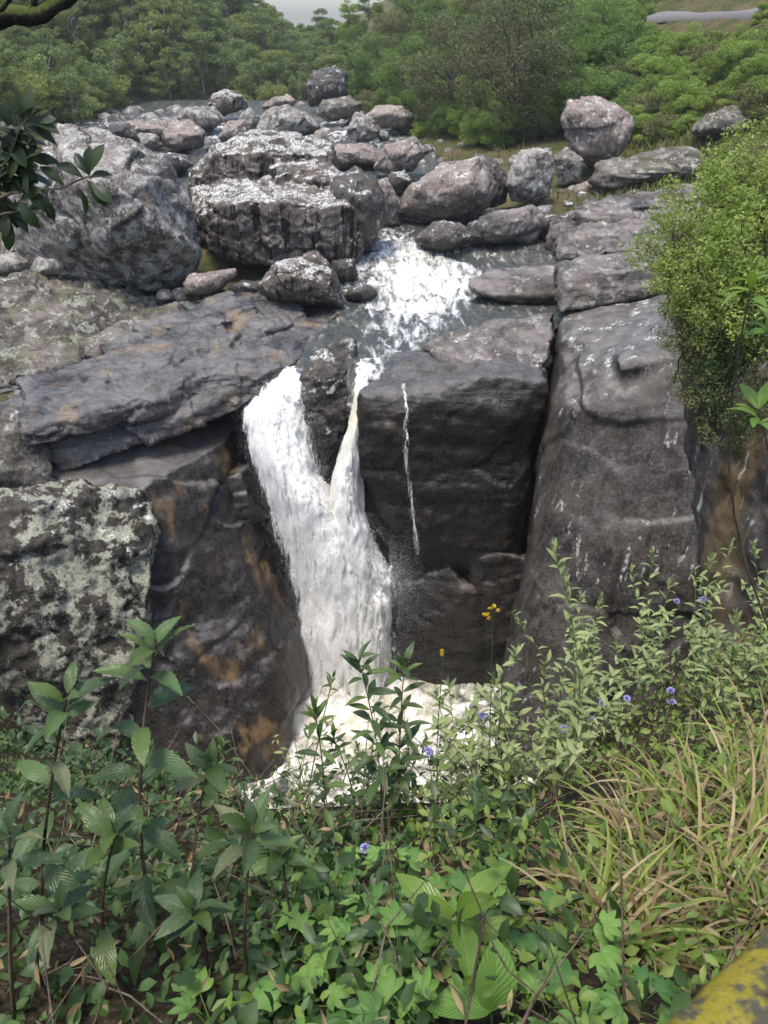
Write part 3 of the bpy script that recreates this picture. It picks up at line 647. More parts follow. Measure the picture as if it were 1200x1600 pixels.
def pool_mesh():
    xs = np.linspace(-14, 16, 200); ys = np.linspace(8, 32, 180)
    X, Y = np.meshgrid(xs, ys); V = np.stack([X.ravel(), Y.ravel(), 0 * X.ravel()], 1)
    d = np.hypot(V[:, 0] + 1.5, V[:, 1] - 28)
    V[:, 2] = -15.5 + .35 * fbm(V * .5, 4) * (1 + 1.5 * np.exp(-(d / 4) ** 2)) + (.5 + 1.3 * fbm(V * 1.1 + 5, 4)) * np.exp(-(d / 2.4) ** 2)
    i = np.arange(len(V)).reshape(len(ys), len(xs))
    F = np.stack([i[:-1, :-1].ravel(), i[:-1, 1:].ravel(), i[1:, 1:].ravel(), i[1:, :-1].ravel()], 1)
    me = mesh_from('plunge_pool', V, F); add_attr(me, 'foam', .5 + .65 * np.exp(-(d / 4.5) ** 2))
    return me
tag(obj('plunge_pool', pool_mesh(), M['pool']), 'foaming plunge pool at the foot of the fall', None, None, 'structure')

def fall_mat(name, tea=.25, thr=.0):
    t = NT(name)
    uv = t.n('UVMap').outputs[0]
    den = t.n('Attribute', attribute_name='dens').outputs['Fac']
    g = t.n('NewGeometry'); pos = g.outputs['Position']
    sm = t.mapping(pos, (2.4, 2.4, .32)); n1 = t.noise(sm, 1.0, 6, .65, .5)
    n2 = t.noise(t.mapping(pos, (7, 7, 1.1)), 1.0, 5, .75, .5); n3 = t.noise(t.mapping(pos, (14, 14, 7)), 1.0, 4, .75)
    n4 = t.noise(pos, 1.3, 5, .6)
    tex = t.math('ADD', t.math('MULTIPLY', n1, .4), t.math('ADD', t.math('MULTIPLY', n2, .42), t.math('MULTIPLY', n3, .18)))
    a = t.ramp(t.math('ADD', den, t.math('MULTIPLY', t.math('SUBTRACT', tex, .5), 3.2)), .38 + thr, .72 + thr)
    teaf = t.n('Attribute', attribute_name='tea').outputs['Fac']
    col = t.mix(t.ramp(t.math('ADD', teaf, t.math('MULTIPLY', t.math('SUBTRACT', n1, .5), 1.2)), .35, .9, 0, .8), (.92, .91, .88), (.66, .60, .36))
    col = t.mix(t.ramp(n4, .45, .62, 0, .3), col, (.80, .77, .64))
    col = t.mix(t.ramp(t.math('ADD', t.math('MULTIPLY', n2, .6), t.math('MULTIPLY', n3, .4)), .46, .34, 0, .45), col, (.60, .61, .60))  # shadows between strands painted in as grey, along with thinner aerated water
    b = t.n('Bump', {'Height': t.math('ADD', n1, t.math('ADD', t.math('MULTIPLY', n2, .6), t.math('MULTIPLY', n3, .3))), 'Strength': .7, 'Distance': .15})
    d = t.n('BsdfDiffuse', {'Color': col, 'Normal': b.outputs[0]})
    tl_ = t.n('BsdfTranslucent', {'Color': col})
    m1 = t.n('MixShader', {0: .12, 1: d.outputs[0], 2: tl_.outputs[0]})
    tp_ = t.n('BsdfTransparent')
    m2 = t.n('MixShader', {0: a, 1: tp_.outputs[0], 2: m1.outputs[0]})
    t.t.links.new(m2.outputs[0], t.out.inputs[0])
    return t.m
M['fall'] = fall_mat('fall_water')
def fall_sheet(rows, nu=60, nv=200, amp=.25, seed=0, dens=1.0, edge=.18, back=0.0, tea=None):
    """rows: (py, left px, right px, Y, density, tea)"""
    R = np.array([r for r in rows], float)
    pys = np.linspace(R[0, 0], R[-1, 0], nv)
    L, Rr, Y, D, T = [np.interp(pys, R[:, 0], R[:, k]) for k in (1, 2, 3, 4, 5)]
    V, de, te, uv = [], [], [], []
    us = np.linspace(0, 1, nu)
    for j, py in enumerate(pys):
        for u in us:
            bulge = -.9 * math.sin(math.pi * u) * min(1, j / nv * 3)
            V.append(P(L[j] + (Rr[j] - L[j]) * u, py, Y[j] + bulge + back))
            e = min(u, 1 - u) / edge
            de.append(D[j] * min(1.0, .25 + .75 * e) * dens); te.append(T[j]); uv.append((u, j / nv))
    V = np.array(V)
    n = fbm(V * np.array((1.2, 1.2, .28)) + seed * 7, 4); n2 = fbm(V * np.array((3.5, 3.5, .7)) + seed, 3)
    V[:, 1] -= amp * n * .6 + .06 * n2
    V[:, 0] += .12 * noise(V * np.array((.8, .8, .6)) + seed) + .08 * n2
    i = np.arange(len(V)).reshape(nv, nu)
    F = np.stack([i[:-1, :-1].ravel(), i[:-1, 1:].ravel(), i[1:, 1:].ravel(), i[1:, :-1].ravel()], 1)
    me = mesh_from('fall', V, F, uv); add_attr(me, 'dens', de); add_attr(me, 'tea', te)
    return me
fall = tag(empty('waterfall', P(540, 1060, 28.5)), 'white waterfall dropping in two streams into the gorge', 'waterfall')
fall['kind'] = 'structure'
def fpart(name, me):
    o = obj(name, me, M['fall'], fall); o.matrix_parent_inverse = Matrix.Translation(-Vector(fall.location)); return o
left_rows = [(572, 447, 482, 31.4, 1.0, .25), (600, 418, 487, 30.6, 1.05, .1), (640, 380, 486, 30.1, 1.15, .1), (700, 386, 494, 29.7, 1.2, .2), (740, 400, 502, 29.5, 1.25, .2), (780, 415, 530, 29.3, 1.25, .2), (850, 437, 585, 29.1, 1.3, .15), (940, 462, 602, 28.8, 1.35, .05), (1040, 468, 600, 28.5, 1.35, 0), (1150, 470, 625, 28.2, 1.2, 0)]
fpart('left_stream', fall_sheet(left_rows, seed=1))
fpart('left_stream', fall_sheet([(a, b + 4, c - 4, y - .45, d * .62, e) for a, b, c, y, d, e in left_rows[1:]], seed=6, edge=.3))
fpart('left_stream', fall_sheet([(a, b - 6, c + 8, y + .5, d * .8, e) for a, b, c, y, d, e in left_rows], seed=2))
right_rows = [(560, 556, 600, 31.3, .55, .45), (585, 556, 586, 30.2, .8, .6), (620, 552, 573, 29.5, 1.0, .8), (660, 544, 571, 29.3, 1.2, .75), (700, 532, 569, 29.2, 1.15, .55), (745, 518, 568, 29.2, 1.1, .5), (800, 510, 574, 29.1, 1.2, .35), (860, 516, 596, 28.95, 1.2, .2), (900, 520, 618, 28.8, 1.15, .1), (960, 530, 618, 28.6, 1.05, 0), (1060, 540, 612, 28.4, 1.05, 0)]
fpart('right_stream', fall_sheet(right_rows, nu=40, seed=3, amp=.15))
low_rows = [(850, 530, 622, 29.0, .2, 0), (885, 530, 640, 28.7, .5, 0), (910, 532, 652, 28.5, .66, 0), (950, 540, 640, 28.3, .62, 0), (1000, 550, 630, 28.1, .55, 0), (1060, 540, 632, 27.9, .6, 0), (1120, 530, 645, 27.7, .7, 0)]
fpart('right_stream', fall_sheet([(a, b - 2, c + 2, y - .3, d * .6, e * .6) for a, b, c, y, d, e in right_rows[3:]], nu=40, seed=7, edge=.3))
fpart('lower_splash', fall_sheet(low_rows, nu=40, nv=110, seed=4, amp=.5, edge=.45))
tr = tag(obj('trickle', fall_sheet([(600, 626, 636, 28.2, .6, 0), (640, 629, 640, 27.6, .64, 0), (700, 631, 645, 27.3, .6, 0), (800, 637, 654, 27.2, .52, 0), (868, 637, 664, 27.2, .3, 0)], nu=14, nv=180, seed=5, amp=.05, edge=.5), M['fall']), 'thin thread of water running down the dark wet cliff', None, None, 'structure')

def spray_mesh(n, seed):
    rs = np.random.RandomState(seed); C, S = [], []
    R = np.array(left_rows); Rr = np.array(right_rows)
    for k in range(n):
        if rs.uniform() < .62:
            py = 590 + 500 * rs.beta(1.6, 1.1); l, r, Y = [np.interp(py, R[:, 0], R[:, c]) for c in (1, 2, 3)]
            if py > 800: r += 25
            side = rs.uniform() < .5; o = abs(rs.normal(0, 9 + (py - 590) * .02)); px = (l + 6 - o) if side else (r - 6 + o)
            if rs.uniform() < .3: px = rs.uniform(l, r)
            C.append(P(px, py, Y - rs.uniform(0, 1.3)))
        elif rs.uniform() < .6:
            py = rs.normal(905, 28); px = 628 + abs(rs.normal(0, 24)) - 20; C.append(P(px, py, 28.3 - rs.uniform(0, 1)))
        else:
            py = rs.uniform(960, 1110); px = rs.normal(550, 65); C.append(P(px, py, 28 - rs.uniform(0, 2)))
        S.append(rs.uniform(.0018, .0045))
    C, S = np.array(C), np.array(S)[:, None]
    T = np.array(((1, 1, 1), (1, -1, -1), (-1, 1, -1), (-1, -1, 1)), float)
    V = (C[:, None, :] + T[None] * np.stack([S, S, S * 1.8], 2)).reshape(-1, 3); q = np.arange(n)[:, None] * 4
    return mesh_from('spray', V, np.concatenate([q + np.array(f_)[None] for f_ in ((0, 1, 2), (0, 3, 1), (0, 2, 3), (1, 3, 2))]))
t = NT('spray_drops'); s_ = t.bsdf(Base_Color=(.85, .86, .87), Roughness=.3); t.t.links.new(s_.outputs[0], t.out.inputs[0]); M['spray'] = t.m
o = fpart('spray', spray_mesh(22000, 8)); o.data.materials.clear(); o.data.materials.append(M['spray']); tag(o, kind='stuff')
t = NT('mist_air'); v_ = t.n('VolumePrincipled', {'Color': (.95, .96, .97), 'Density': .03, 'Anisotropy': .2}); t.t.links.new(v_.outputs[0], t.out.inputs['Volume']); M['mist'] = t.m
def mist_puffs():
    parts = []
    for px, py, Y, rx, rz_ in ((590, 840, 28.6, .9, 3.0), (570, 930, 27.6, 2.2, 2.6), (540, 1020, 27.0, 2.8, 2.2), (640, 930, 27.6, 1.3, 1.2), (500, 900, 28.2, 1.6, 3.0)):
        c = P(px, py, Y); V, F = [], []
        for i in range(13):
            a_ = math.pi * i / 12
            for k in range(20): b_ = 2 * math.pi * k / 20; V.append(c + np.array((rx * math.sin(a_) * math.cos(b_), rx * .7 * math.sin(a_) * math.sin(b_), rz_ * math.cos(a_))))
        for i in range(12):
            for k in range(20): F.append((i * 20 + k, (i + 1) * 20 + k, (i + 1) * 20 + (k + 1) % 20, i * 20 + (k + 1) % 20))
        parts.append((np.array(V), np.array(F)))
    return mesh_from('mist', *join_arrays(parts))
tag(obj('mist', mist_puffs(), M['mist']), 'drifting spray mist at the foot of the waterfall', 'mist', None, 'stuff')

t = NT('tea_water'); pos = t.n('NewGeometry').outputs['Position']
s_ = t.bsdf(Base_Color=(.085, .042, .018), Roughness=.06, Normal=t.n('Bump', {'Height': t.noise(pos, 4, 2), 'Strength': .08, 'Distance': .1}).outputs[0]); t.t.links.new(s_.outputs[0], t.out.inputs[0]); M['tea'] = t.m
from mathutils.bvhtree import BVHTree
def top_of(name, x, y):
    o_ = bpy.data.objects[name]; h = o_.ray_cast(Vector((x, y, 30)) - Vector(o_.location), Vector((0, 0, -1)))
    return h[1].z + o_.location.z if h[0] else None
bpy.context.view_layer.update()
for ol, on_, z0, lab in (([(75, 603), (110, 584), (170, 572), (250, 566), (262, 574), (235, 582), (180, 592), (120, 603)], 'rock_shelf', -.8, 'long tea brown rain pool on the rock shelf'),):
    for _ in range(6):
        V = np.array([Pz(a, b, z0) for a, b in ol]); c = V.mean(0)
        zs = [z for z in (top_of(on_, *(c[:2] + (v[:2] - c[:2]) * f)) for v in V for f in (.3, .7)) if z is not None]
        if zs: z0 = float(np.percentile(zs, 38))
    V = np.array([Pz(a, b, z0) for a, b in ol]); c = V.mean(0); n_ = len(V)
    V = np.concatenate([V, [c]]); F = [(i, (i + 1) % n_, n_) for i in range(n_)]
    tag(obj('puddle', mesh_from('puddle', V, F, smooth=False), M['tea']), lab, None, None, 'structure')
# ------------------------------------------------------------------ foliage materials
def leaf_mat(name, c1, c2, trans=.35, rough=.5, spec=.25, vein=0.0, spots=0.0, attr=True, back=None):
    t = NT(name)
    oi = t.n('ObjectInfo').outputs['Random']
    at = t.n('Attribute', attribute_name='tint').outputs['Fac']
    g = t.n('NewGeometry')
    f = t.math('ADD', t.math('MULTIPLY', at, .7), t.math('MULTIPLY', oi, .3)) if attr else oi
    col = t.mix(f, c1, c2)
    nrm = None
    if vein:
        uv = t.n('UVMap').outputs[0]
        sp = t.n('SeparateXYZ', {0: uv})
        u = t.math('ABSOLUTE', t.math('SUBTRACT', sp.outputs[0], .5))
        mid = t.ramp(u, .035, .012)
        sv_ = t.math('SUBTRACT', t.math('MULTIPLY', sp.outputs[1], 9.0), t.math('MULTIPLY', u, 7.0))
        fr = t.math('ABSOLUTE', t.math('SUBTRACT', t.math('FRACT', sv_), .5))
        side = t.ramp(fr, .09, .03)
        m = t.math('MAXIMUM', mid, t.math('MULTIPLY', side, .5))
        col = t.mix(t.math('MULTIPLY', m, vein), col, tuple(min(1, c * 1.9 + .03) for c in c2))
        b = t.n('Bump', {'Height': t.math('SUBTRACT', t.math('MULTIPLY', fr, 1.2), mid), 'Strength': .25, 'Distance': .01})
        nrm = b.outputs[0]
    if spots:
        pos = t.n('TexCoord').outputs['Object']
        n = t.noise(pos, 60, 4, .7); n2 = t.noise(pos, 14, 4, .6)
        col = t.mix(t.math('MULTIPLY', t.ramp(t.math('ADD', n, t.math('MULTIPLY', t.math('SUBTRACT', n2, .5), 1.4)), .58, .68), spots), col, (.16, .13, .08))
    if back:
        col = t.mix(g.outputs['Backfacing'], col, back)
    kw = dict(Base_Color=col, Roughness=rough, Specular_IOR_Level=spec)
    if nrm is not None: kw['Normal'] = nrm
    s = t.bsdf(**kw)
    tr = t.n('BsdfTranslucent', {'Color': t.mix(.5, col, (c2[0] * 1.3 + .02, c2[1] * 1.3 + .03, c2[2] * .6))})
    mx = t.n('MixShader', {0: trans, 1: s.outputs[0], 2: tr.outputs[0]})
    t.t.links.new(mx.outputs[0], t.out.inputs[0])
    return t.m
def bark_mat(name, c1, c2, moss=0.0):
    t = NT(name)
    pos = t.n('TexCoord').outputs['Object']
    n = t.noise(t.mapping(pos, (6, 6, 1.2)), 2.0, 6, .7)
    col = t.mix(t.ramp(n, .35, .65), c1, c2)
    if moss:
        g = t.n('NewGeometry'); nz = t.n('SeparateXYZ', {0: g.outputs['Normal']}).outputs[2]
        col = t.mix(t.math('MULTIPLY', t.ramp(t.math('ADD', nz, t.noise(pos, 12, 5, .7)), .45, .9), moss), col, (.07, .09, .02))
    b = t.n('Bump', {'Height': n, 'Strength': .8, 'Distance': .05})
    s = t.bsdf(Base_Color=col, Roughness=.9, Normal=b.outputs[0], Specular_IOR_Level=.15)
    t.t.links.new(s.outputs[0], t.out.inputs[0])
    return t.m
M['bark_pale'] = bark_mat('bark_pale', (.16, .14, .11), (.36, .33, .28))
M['bark_dark'] = bark_mat('bark_dark', (.05, .04, .03), (.13, .11, .085))
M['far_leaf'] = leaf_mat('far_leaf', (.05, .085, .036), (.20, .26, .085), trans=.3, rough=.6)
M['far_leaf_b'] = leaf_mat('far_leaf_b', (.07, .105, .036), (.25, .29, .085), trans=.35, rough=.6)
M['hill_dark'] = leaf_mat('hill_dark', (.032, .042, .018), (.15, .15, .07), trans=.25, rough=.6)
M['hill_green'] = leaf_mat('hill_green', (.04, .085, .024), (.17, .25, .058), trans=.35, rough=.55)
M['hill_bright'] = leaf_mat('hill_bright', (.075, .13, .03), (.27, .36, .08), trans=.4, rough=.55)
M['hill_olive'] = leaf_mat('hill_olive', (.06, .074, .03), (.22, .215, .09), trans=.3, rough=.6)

# ------------------------------------------------------------------ leaf-card crowns
def leaf_cloud(centers, radii, n_each, size, rs, flat=.55, up=.5, droop=0.0):
    """many small folded leaf faces through clumps; returns V, F(quads), tint"""
    C, T = [], []
    for c, r in zip(centers, radii):
        k = int(n_each * max(.4, (r / np.mean(radii)) ** 2))
        d = rs.normal(size=(k, 3)); d /= np.linalg.norm(d, axis=1)[:, None]
        rad = rs.uniform(.25, 1, size=(k, 1)) ** .45
        q = d * rad * r; q[:, 2] *= flat
        C.append(np.asarray(c) + q)
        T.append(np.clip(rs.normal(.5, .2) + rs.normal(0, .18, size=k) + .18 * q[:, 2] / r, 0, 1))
    C = np.concatenate(C); T = np.concatenate(T); n = len(C)
    nrm = rs.normal(size=(n, 3)) + np.array((0, 0, up * 2)); nrm /= np.linalg.norm(nrm, axis=1)[:, None]
    a = np.cross(nrm, rs.normal(size=(n, 3))); a /= np.linalg.norm(a, axis=1)[:, None]
    a[:, 2] -= droop; b = np.cross(nrm, a)
    L = size * rs.uniform(.6, 1.35, size=(n, 1)); W = L * rs.uniform(.32, .5, size=(n, 1))
    V = np.stack([C - a * L * .5, C + b * W * .5 + nrm * W * .12, C + a * L * .5, C - b * W * .5 + nrm * W * .12], 1).reshape(-1, 3)
    F = np.arange(n * 4).reshape(n, 4)
    return V, F, np.repeat(T, 4)
def cloud_mesh(name, V, F, T):
    me = mesh_from(name, V, F, smooth=False); add_attr(me, 'tint', T); return me
def limb(p0, p1, r0, r1, rs, n=6, wob=.06):
    p0, p1 = np.asarray(p0, float), np.asarray(p1, float); L = np.linalg.norm(p1 - p0)
    t_ = np.linspace(0, 1, n)[:, None]
    pts = p0 + (p1 - p0) * t_ + rs.normal(size=(n, 3)) * wob * L * np.sin(math.pi * t_)
    return tube(pts, np.linspace(r0, r1, n), 6)
def tree_proto(seed, H=10, cw=3.2, style='round', leaves=3000, size=.35, mat='far_leaf', bark='bark_pale', base=.35, flat=.55, clumps=22, rs_=1.0):
    rs = np.random.RandomState(seed)
    top = np.array((rs.normal(0, .25), rs.normal(0, .25), H * .82))
    parts = [limb((0, 0, -.6), top, .022 * H, .007 * H, rs, 8, .03)]
    cs, rd = [], []
    for k in range(clumps):
        if style == 'umbrella':
            an = rs.uniform(0, 6.28); r = cw * math.sqrt(rs.uniform(0, 1)); lay = rs.randint(0, 3)
            z = H * (.95 - .16 * lay) - .18 * r + rs.normal(0, .15); r *= (1 - .12 * (2 - lay))
            rr_ = cw * rs.uniform(.26, .42)
        elif style == 'bush':
            d = rs.normal(size=3); d /= np.linalg.norm(d); u = rs.uniform(.3, 1) ** .6
            an = math.atan2(d[1], d[0]); r = cw * u * math.hypot(d[0], d[1]); z = H * (.5 + .48 * d[2] * u); rr_ = cw * rs.uniform(.24, .42)
        else:
            d = rs.normal(size=3); d /= np.linalg.norm(d); u = rs.uniform(.35, 1) ** .5
            zc = H * (base + 1) / 2; hh = H * (1 - base) / 2
            an = math.atan2(d[1], d[0]); r = cw * u * math.hypot(d[0], d[1]); z = zc + hh * d[2] * u; rr_ = cw * rs.uniform(.24, .4)
        c = np.array((r * math.cos(an), r * math.sin(an), z)); cs.append(c); rd.append(rr_ * rs_)
        if k % 2 == 0:
            f = rs.uniform(.35, .85); p = np.array((0, 0, 0)) + top * f * min(1, z / (H * .8) + .1)
            parts.append(limb(p, c, .009 * H, .003 * H, rs, 5, .06))
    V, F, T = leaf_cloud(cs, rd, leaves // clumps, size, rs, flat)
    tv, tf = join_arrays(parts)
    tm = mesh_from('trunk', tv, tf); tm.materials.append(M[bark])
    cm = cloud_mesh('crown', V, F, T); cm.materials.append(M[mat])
    return tm, cm
def plant_tree(proto, loc, s, rz, name, label, cat, group, sz=1.0):
    e = empty(name, loc, rz); e.scale = (s, s, s * sz)
    tag(e, label, cat, group)
    a = obj('trunk', proto[0], None, e); b = obj('crown', proto[1], None, e)
    return e
far = [tree_proto(100, 11, 3.8, 'umbrella', 4600, .42, 'far_leaf', clumps=40), tree_proto(101, 12, 3.2, 'round', 5000, .42, 'far_leaf_b', base=.25, clumps=36), tree_proto(102, 10, 3.9, 'umbrella', 4600, .42, 'far_leaf_b', clumps=44),
       tree_proto(103, 9, 3.6, 'round', 5000, .4, 'far_leaf', base=.1, clumps=36), tree_proto(104, 14, 3.2, 'umbrella', 3800, .42, 'far_leaf', clumps=30), tree_proto(105, 6, 3.6, 'bush', 4400, .4, 'far_leaf_b', clumps=36)]
rr = random.Random(42)
cand = []
for k in range(9000):
    Y = rr.uniform(72, 235); x = rr.uniform(-120, 12)
    if x > left_line(Y) + 1 and not (Y > 128 and x > right_line(Y) - 12): continue
    z = gz(x, Y)
    px = 600 + x / (Y * CP + (CAMZ - z) * SP) * FPX
    v = np.array((x, Y, z - CAMZ)); dep = v[1] * CP - v[2] * SP; up = v[1] * SP + v[2] * CP
    py = 800 - up / dep * FPX
    if px < -40 or px > 570 or py > 200 or py < -40: continue
    if 465 < px and z > (5.0 if px > 500 else 3.0): continue
    if all((x - c[0]) ** 2 + (Y - c[1]) ** 2 > 2.6 ** 2 for c in cand): cand.append((x, Y, z))
    if len(cand) >= 400: break
print('far trees', len(cand))
FT = []
for i, (x, Y, z) in enumerate(sorted(cand, key=lambda c: c[1])):
    edge = Y < 132
    k = rr.choice([0, 1, 2, 3, 3, 4, 5, 5]) if not edge else rr.choice([3, 3, 5, 5, 5, 1])
    dep_ = Y * CP + (CAMZ - z) * SP; FT.append((600 + x / dep_ * FPX, 800 - (Y * SP + (z - CAMZ) * CP) / dep_ * FPX, plant_tree(far[k], (x, Y, z - .3), rr.uniform(.55, .85) * (.8 if x > left_line(Y) + 1 else 1), rr.uniform(0, 6.28), 'forest_tree',
               ['flat crowned tree in the forest of the far hillside', 'tall round crowned tree in the forest of the far hillside', 'pale layered tree in the forest of the far hillside', 'low dense tree in the forest of the far hillside', 'slender pale trunked tree in the forest of the far hillside', 'leafy bush at the floor of the far forest'][k], 'tree', 'trees of the far forest'), k))

for k, nm in enumerate(('flat crowned forest tree', 'tall round crowned forest tree', 'pale layered forest tree', 'low dense forest tree', 'slender pale trunked forest tree', 'leafy forest bush')):
    number_rows([q for q in FT if q[3] == k], [40, 90, 130, 158], ['at the top of the far hillside', 'high on the far hillside', 'halfway up the far hillside', 'low on the far hillside', 'along the far river bank'], nm)
# ------------------------------------------------------------------ right-hand hillside: trees, bushes, road
hill = [tree_proto(200, 10, 4.6, 'round', 17000, .22, 'hill_dark', 'bark_dark', base=.12, clumps=46), tree_proto(201, 8, 3.4, 'round', 11000, .22, 'hill_green', 'bark_dark', base=.1, clumps=36),
        tree_proto(202, 4, 2.6, 'bush', 8000, .2, 'hill_bright', 'bark_dark', clumps=26), tree_proto(203, 5, 2.8, 'bush', 9000, .2, 'hill_green', 'bark_dark', clumps=28),
        tree_proto(204, 3, 2.4, 'bush', 6000, .2, 'hill_olive', 'bark_dark', clumps=22), tree_proto(205, 7, 3.2, 'umbrella', 9000, .22, 'hill_olive', 'bark_pale', clumps=30), tree_proto(206, 1.6, 1.6, 'bush', 3000, .2, 'hill_bright', 'bark_dark', clumps=16)]
HT = [  # px, py of the foot, kind, scale, label
 (800, 222, 0, 1.15, 'big dark brown green tree above the egg shaped boulder'), (700, 205, 0, 1.0, 'dark rounded tree left of the biggest one'), (770, 180, 5, 1.2, 'spreading olive tree behind the big dark tree'), (860, 190, 1, .95, 'green tree right of the big dark tree'),
 (640, 190, 1, 1.05, 'green tree above the rubble bank'), (590, 165, 1, 1.0, 'light green tree at the left end of the hillside'), (560, 150, 3, 1.2, 'bushy tree beside the tall leaning boulder'), (900, 150, 3, 1.1, 'rounded green bush tree behind the egg shaped boulder'),
 (930, 110, 1, .8, 'upright green tree below the road'), (610, 110, 5, 1.1, 'thin olive tree high on the left end of the hillside'), (680, 100, 1, 1.0, 'tall green tree high behind the dark trees'), (730, 60, 5, 1.0, 'olive tree against the top edge of the picture'), (850, 70, 1, .9, 'green tree near the top of the slope'),
 (565, 110, 1, .9, 'leafy tree beside the gap of sky'), (650, 60, 1, 1.1, 'tall tree at the skyline right of the sky gap')]
for px, py, k, s, lab in HT:
    p = on_hill(px, py); plant_tree(hill[k], p - np.array((0, 0, .3)), s, (px * 7 % 63) / 10, 'hillside_tree' if k in (0, 1, 5) else 'bush', lab, 'tree' if k in (0, 1, 5) else 'bush', 'trees of the right hillside')
rr = random.Random(11); nb = 0; got = []; HBUSH = []
for k in range(4000):
    px = rr.uniform(545, 1230); py = rr.uniform(20, 235)
    lo = np.interp(px, [545, 620, 760, 880, 1000, 1200], [170, 205, 236, 215, 225, 200])
    if py > lo: continue
    if 1025 < px < 1190 and py < 62: continue
    if any(abs(px - a) < 18 + 10 * (py < 80) and abs(py - b) < 12 for a, b in got): continue
    if 1075 < px < 1185 and 165 < py < 235: continue
    got.append((px, py)); p = on_hill(px, py)
    if px > 980: kd = rr.choice([2, 4, 6, 6, 6, 2]); s = rr.uniform(.5, .85)
    else: kd = rr.choice([2, 3, 3, 4, 2, 6]); s = rr.uniform(.6, 1.0)
    if 1000 < px < 1200 and py < 90: kd = 6; s = .6
    lab = {2: 'bright green bush on the right hillside', 3: 'mid green bush on the right hillside', 4: 'olive brown shrub on the right hillside', 6: 'low bright shrub in the grass of the right hillside'}[kd]
    HBUSH.append((px, py, plant_tree(hill[kd], p - np.array((0, 0, .2)), s, rr.uniform(0, 6.28), 'bush', lab, 'bush', 'bushes of the right hillside'), kd)); nb += 1
KN = {2: 'bright green bush', 3: 'mid green bush', 4: 'olive brown shrub', 6: 'low bright shrub'}
for x0, x1, place in ((0, 640, 'beside the sky gap'), (640, 760, 'left of the biggest dark tree'), (760, 900, 'around the biggest dark tree'), (900, 1020, 'behind the egg shaped boulder'), (1020, 9999, 'below the road')):
    for kd in KN: number_rows([h for h in HBUSH if x0 <= h[0] < x1 and h[3] == kd], [95, 150], ['high ' + place, 'halfway up ' + place, 'low ' + place], KN[kd])
# grass over the hillside
def hill_grass():
    rs = np.random.RandomState(3); n = 60000
    Y = rs.uniform(46, 130, n); x = right_line(Y) + rs.uniform(-2, 34, n) ** 1.0
    px = 600 + x / (Y * CP + 9 * SP) * FPX
    ok = (px < 1260) & (px > 540) & ~((px < 930) & (x - right_line(Y) < 10) & (rs.uniform(size=n) < .96)); Y, x = Y[ok], x[ok]
    ra = np.array([on_hill(*q) for q in ((1000, 35), (1040, 31), (1110, 29), (1180, 26), (1260, 22))]) + np.array((0, 1.0, 0))
    dr_ = np.min([np.hypot(x - (ra[i] * (1 - f) + ra[i + 1] * f)[0], Y - (ra[i] * (1 - f) + ra[i + 1] * f)[1]) for i in range(4) for f in (0, .25, .5, .75)], axis=0)
    x, Y = x[dr_ > 3.4], Y[dr_ > 3.4]
    z = ground_z(x, Y); n = len(x)
    z = z + .9 * np.clip((z - 1.5) / 4, 0, 1) * fbm(np.stack([x * .09, Y * .09, 0 * x], 1) + 3, 4)
    a = rs.uniform(0, 6.28, n); h = rs.uniform(.25, .7, n); w = rs.uniform(.04, .10, n)
    b = np.stack([x, Y, z - .05], 1); d = np.stack([np.cos(a), np.sin(a), 0 * a], 1); le = np.stack([rs.normal(0, .25, n), rs.normal(0, .25, n), h], 1)
    V = np.stack([b - d * w[:, None], b + d * w[:, None], b + le + d * w[:, None] * .3, b + le - d * w[:, None] * .3], 1).reshape(-1, 3)
    me = mesh_from('hill_grass', V, np.arange(n * 4).reshape(n, 4), smooth=False); add_attr(me, 'tint', np.repeat(np.clip(.5 + .6 * fbm(b * .12, 3) + rs.normal(0, .15, n), 0, 1), 4))
    return me
M['hill_grass'] = leaf_mat('hill_grass', (.06, .095, .025), (.22, .21, .075), trans=.3, rough=.6)
tag(obj('hill_grass', hill_grass(), M['hill_grass']), 'rough grass covering the right hillside', 'grass', None, 'stuff')
# road across the top of the slope
t = NT('asphalt'); pos = t.n('NewGeometry').outputs['Position']
s_ = t.bsdf(Base_Color=t.mix(t.noise(pos, 3, 6, .7), (.11, .105, .10), (.17, .16, .155)), Roughness=.9)
t.t.links.new(s_.outputs[0], t.out.inputs[0]); M['asphalt'] = t.m
def road_mesh():
    V, F = [], []
    A = [on_hill(*q) for q in ((1000, 35), (1040, 31), (1110, 29), (1180, 26), (1260, 22))]
    B = [a + np.array((1.6, 4.2, .95)) for a in A]; A = [a + np.array((0, 0, .3)) for a in A]
    for a, b in zip(A, B): V += [a, b, a - np.array((0, 0, .5)), b - np.array((0, 0, .5))]
    for i in range(4):
        k = i * 4; F += [(k, k + 4, k + 5, k + 1), (k, k + 2, k + 6, k + 4), (k + 1, k + 5, k + 7, k + 3)]
    return np.array(V), np.array(F)
tag(obj('road', mesh_from('road', *road_mesh(), smooth=False), M['asphalt']), 'grey road crossing the top of the right hillside', None, None, 'structure')

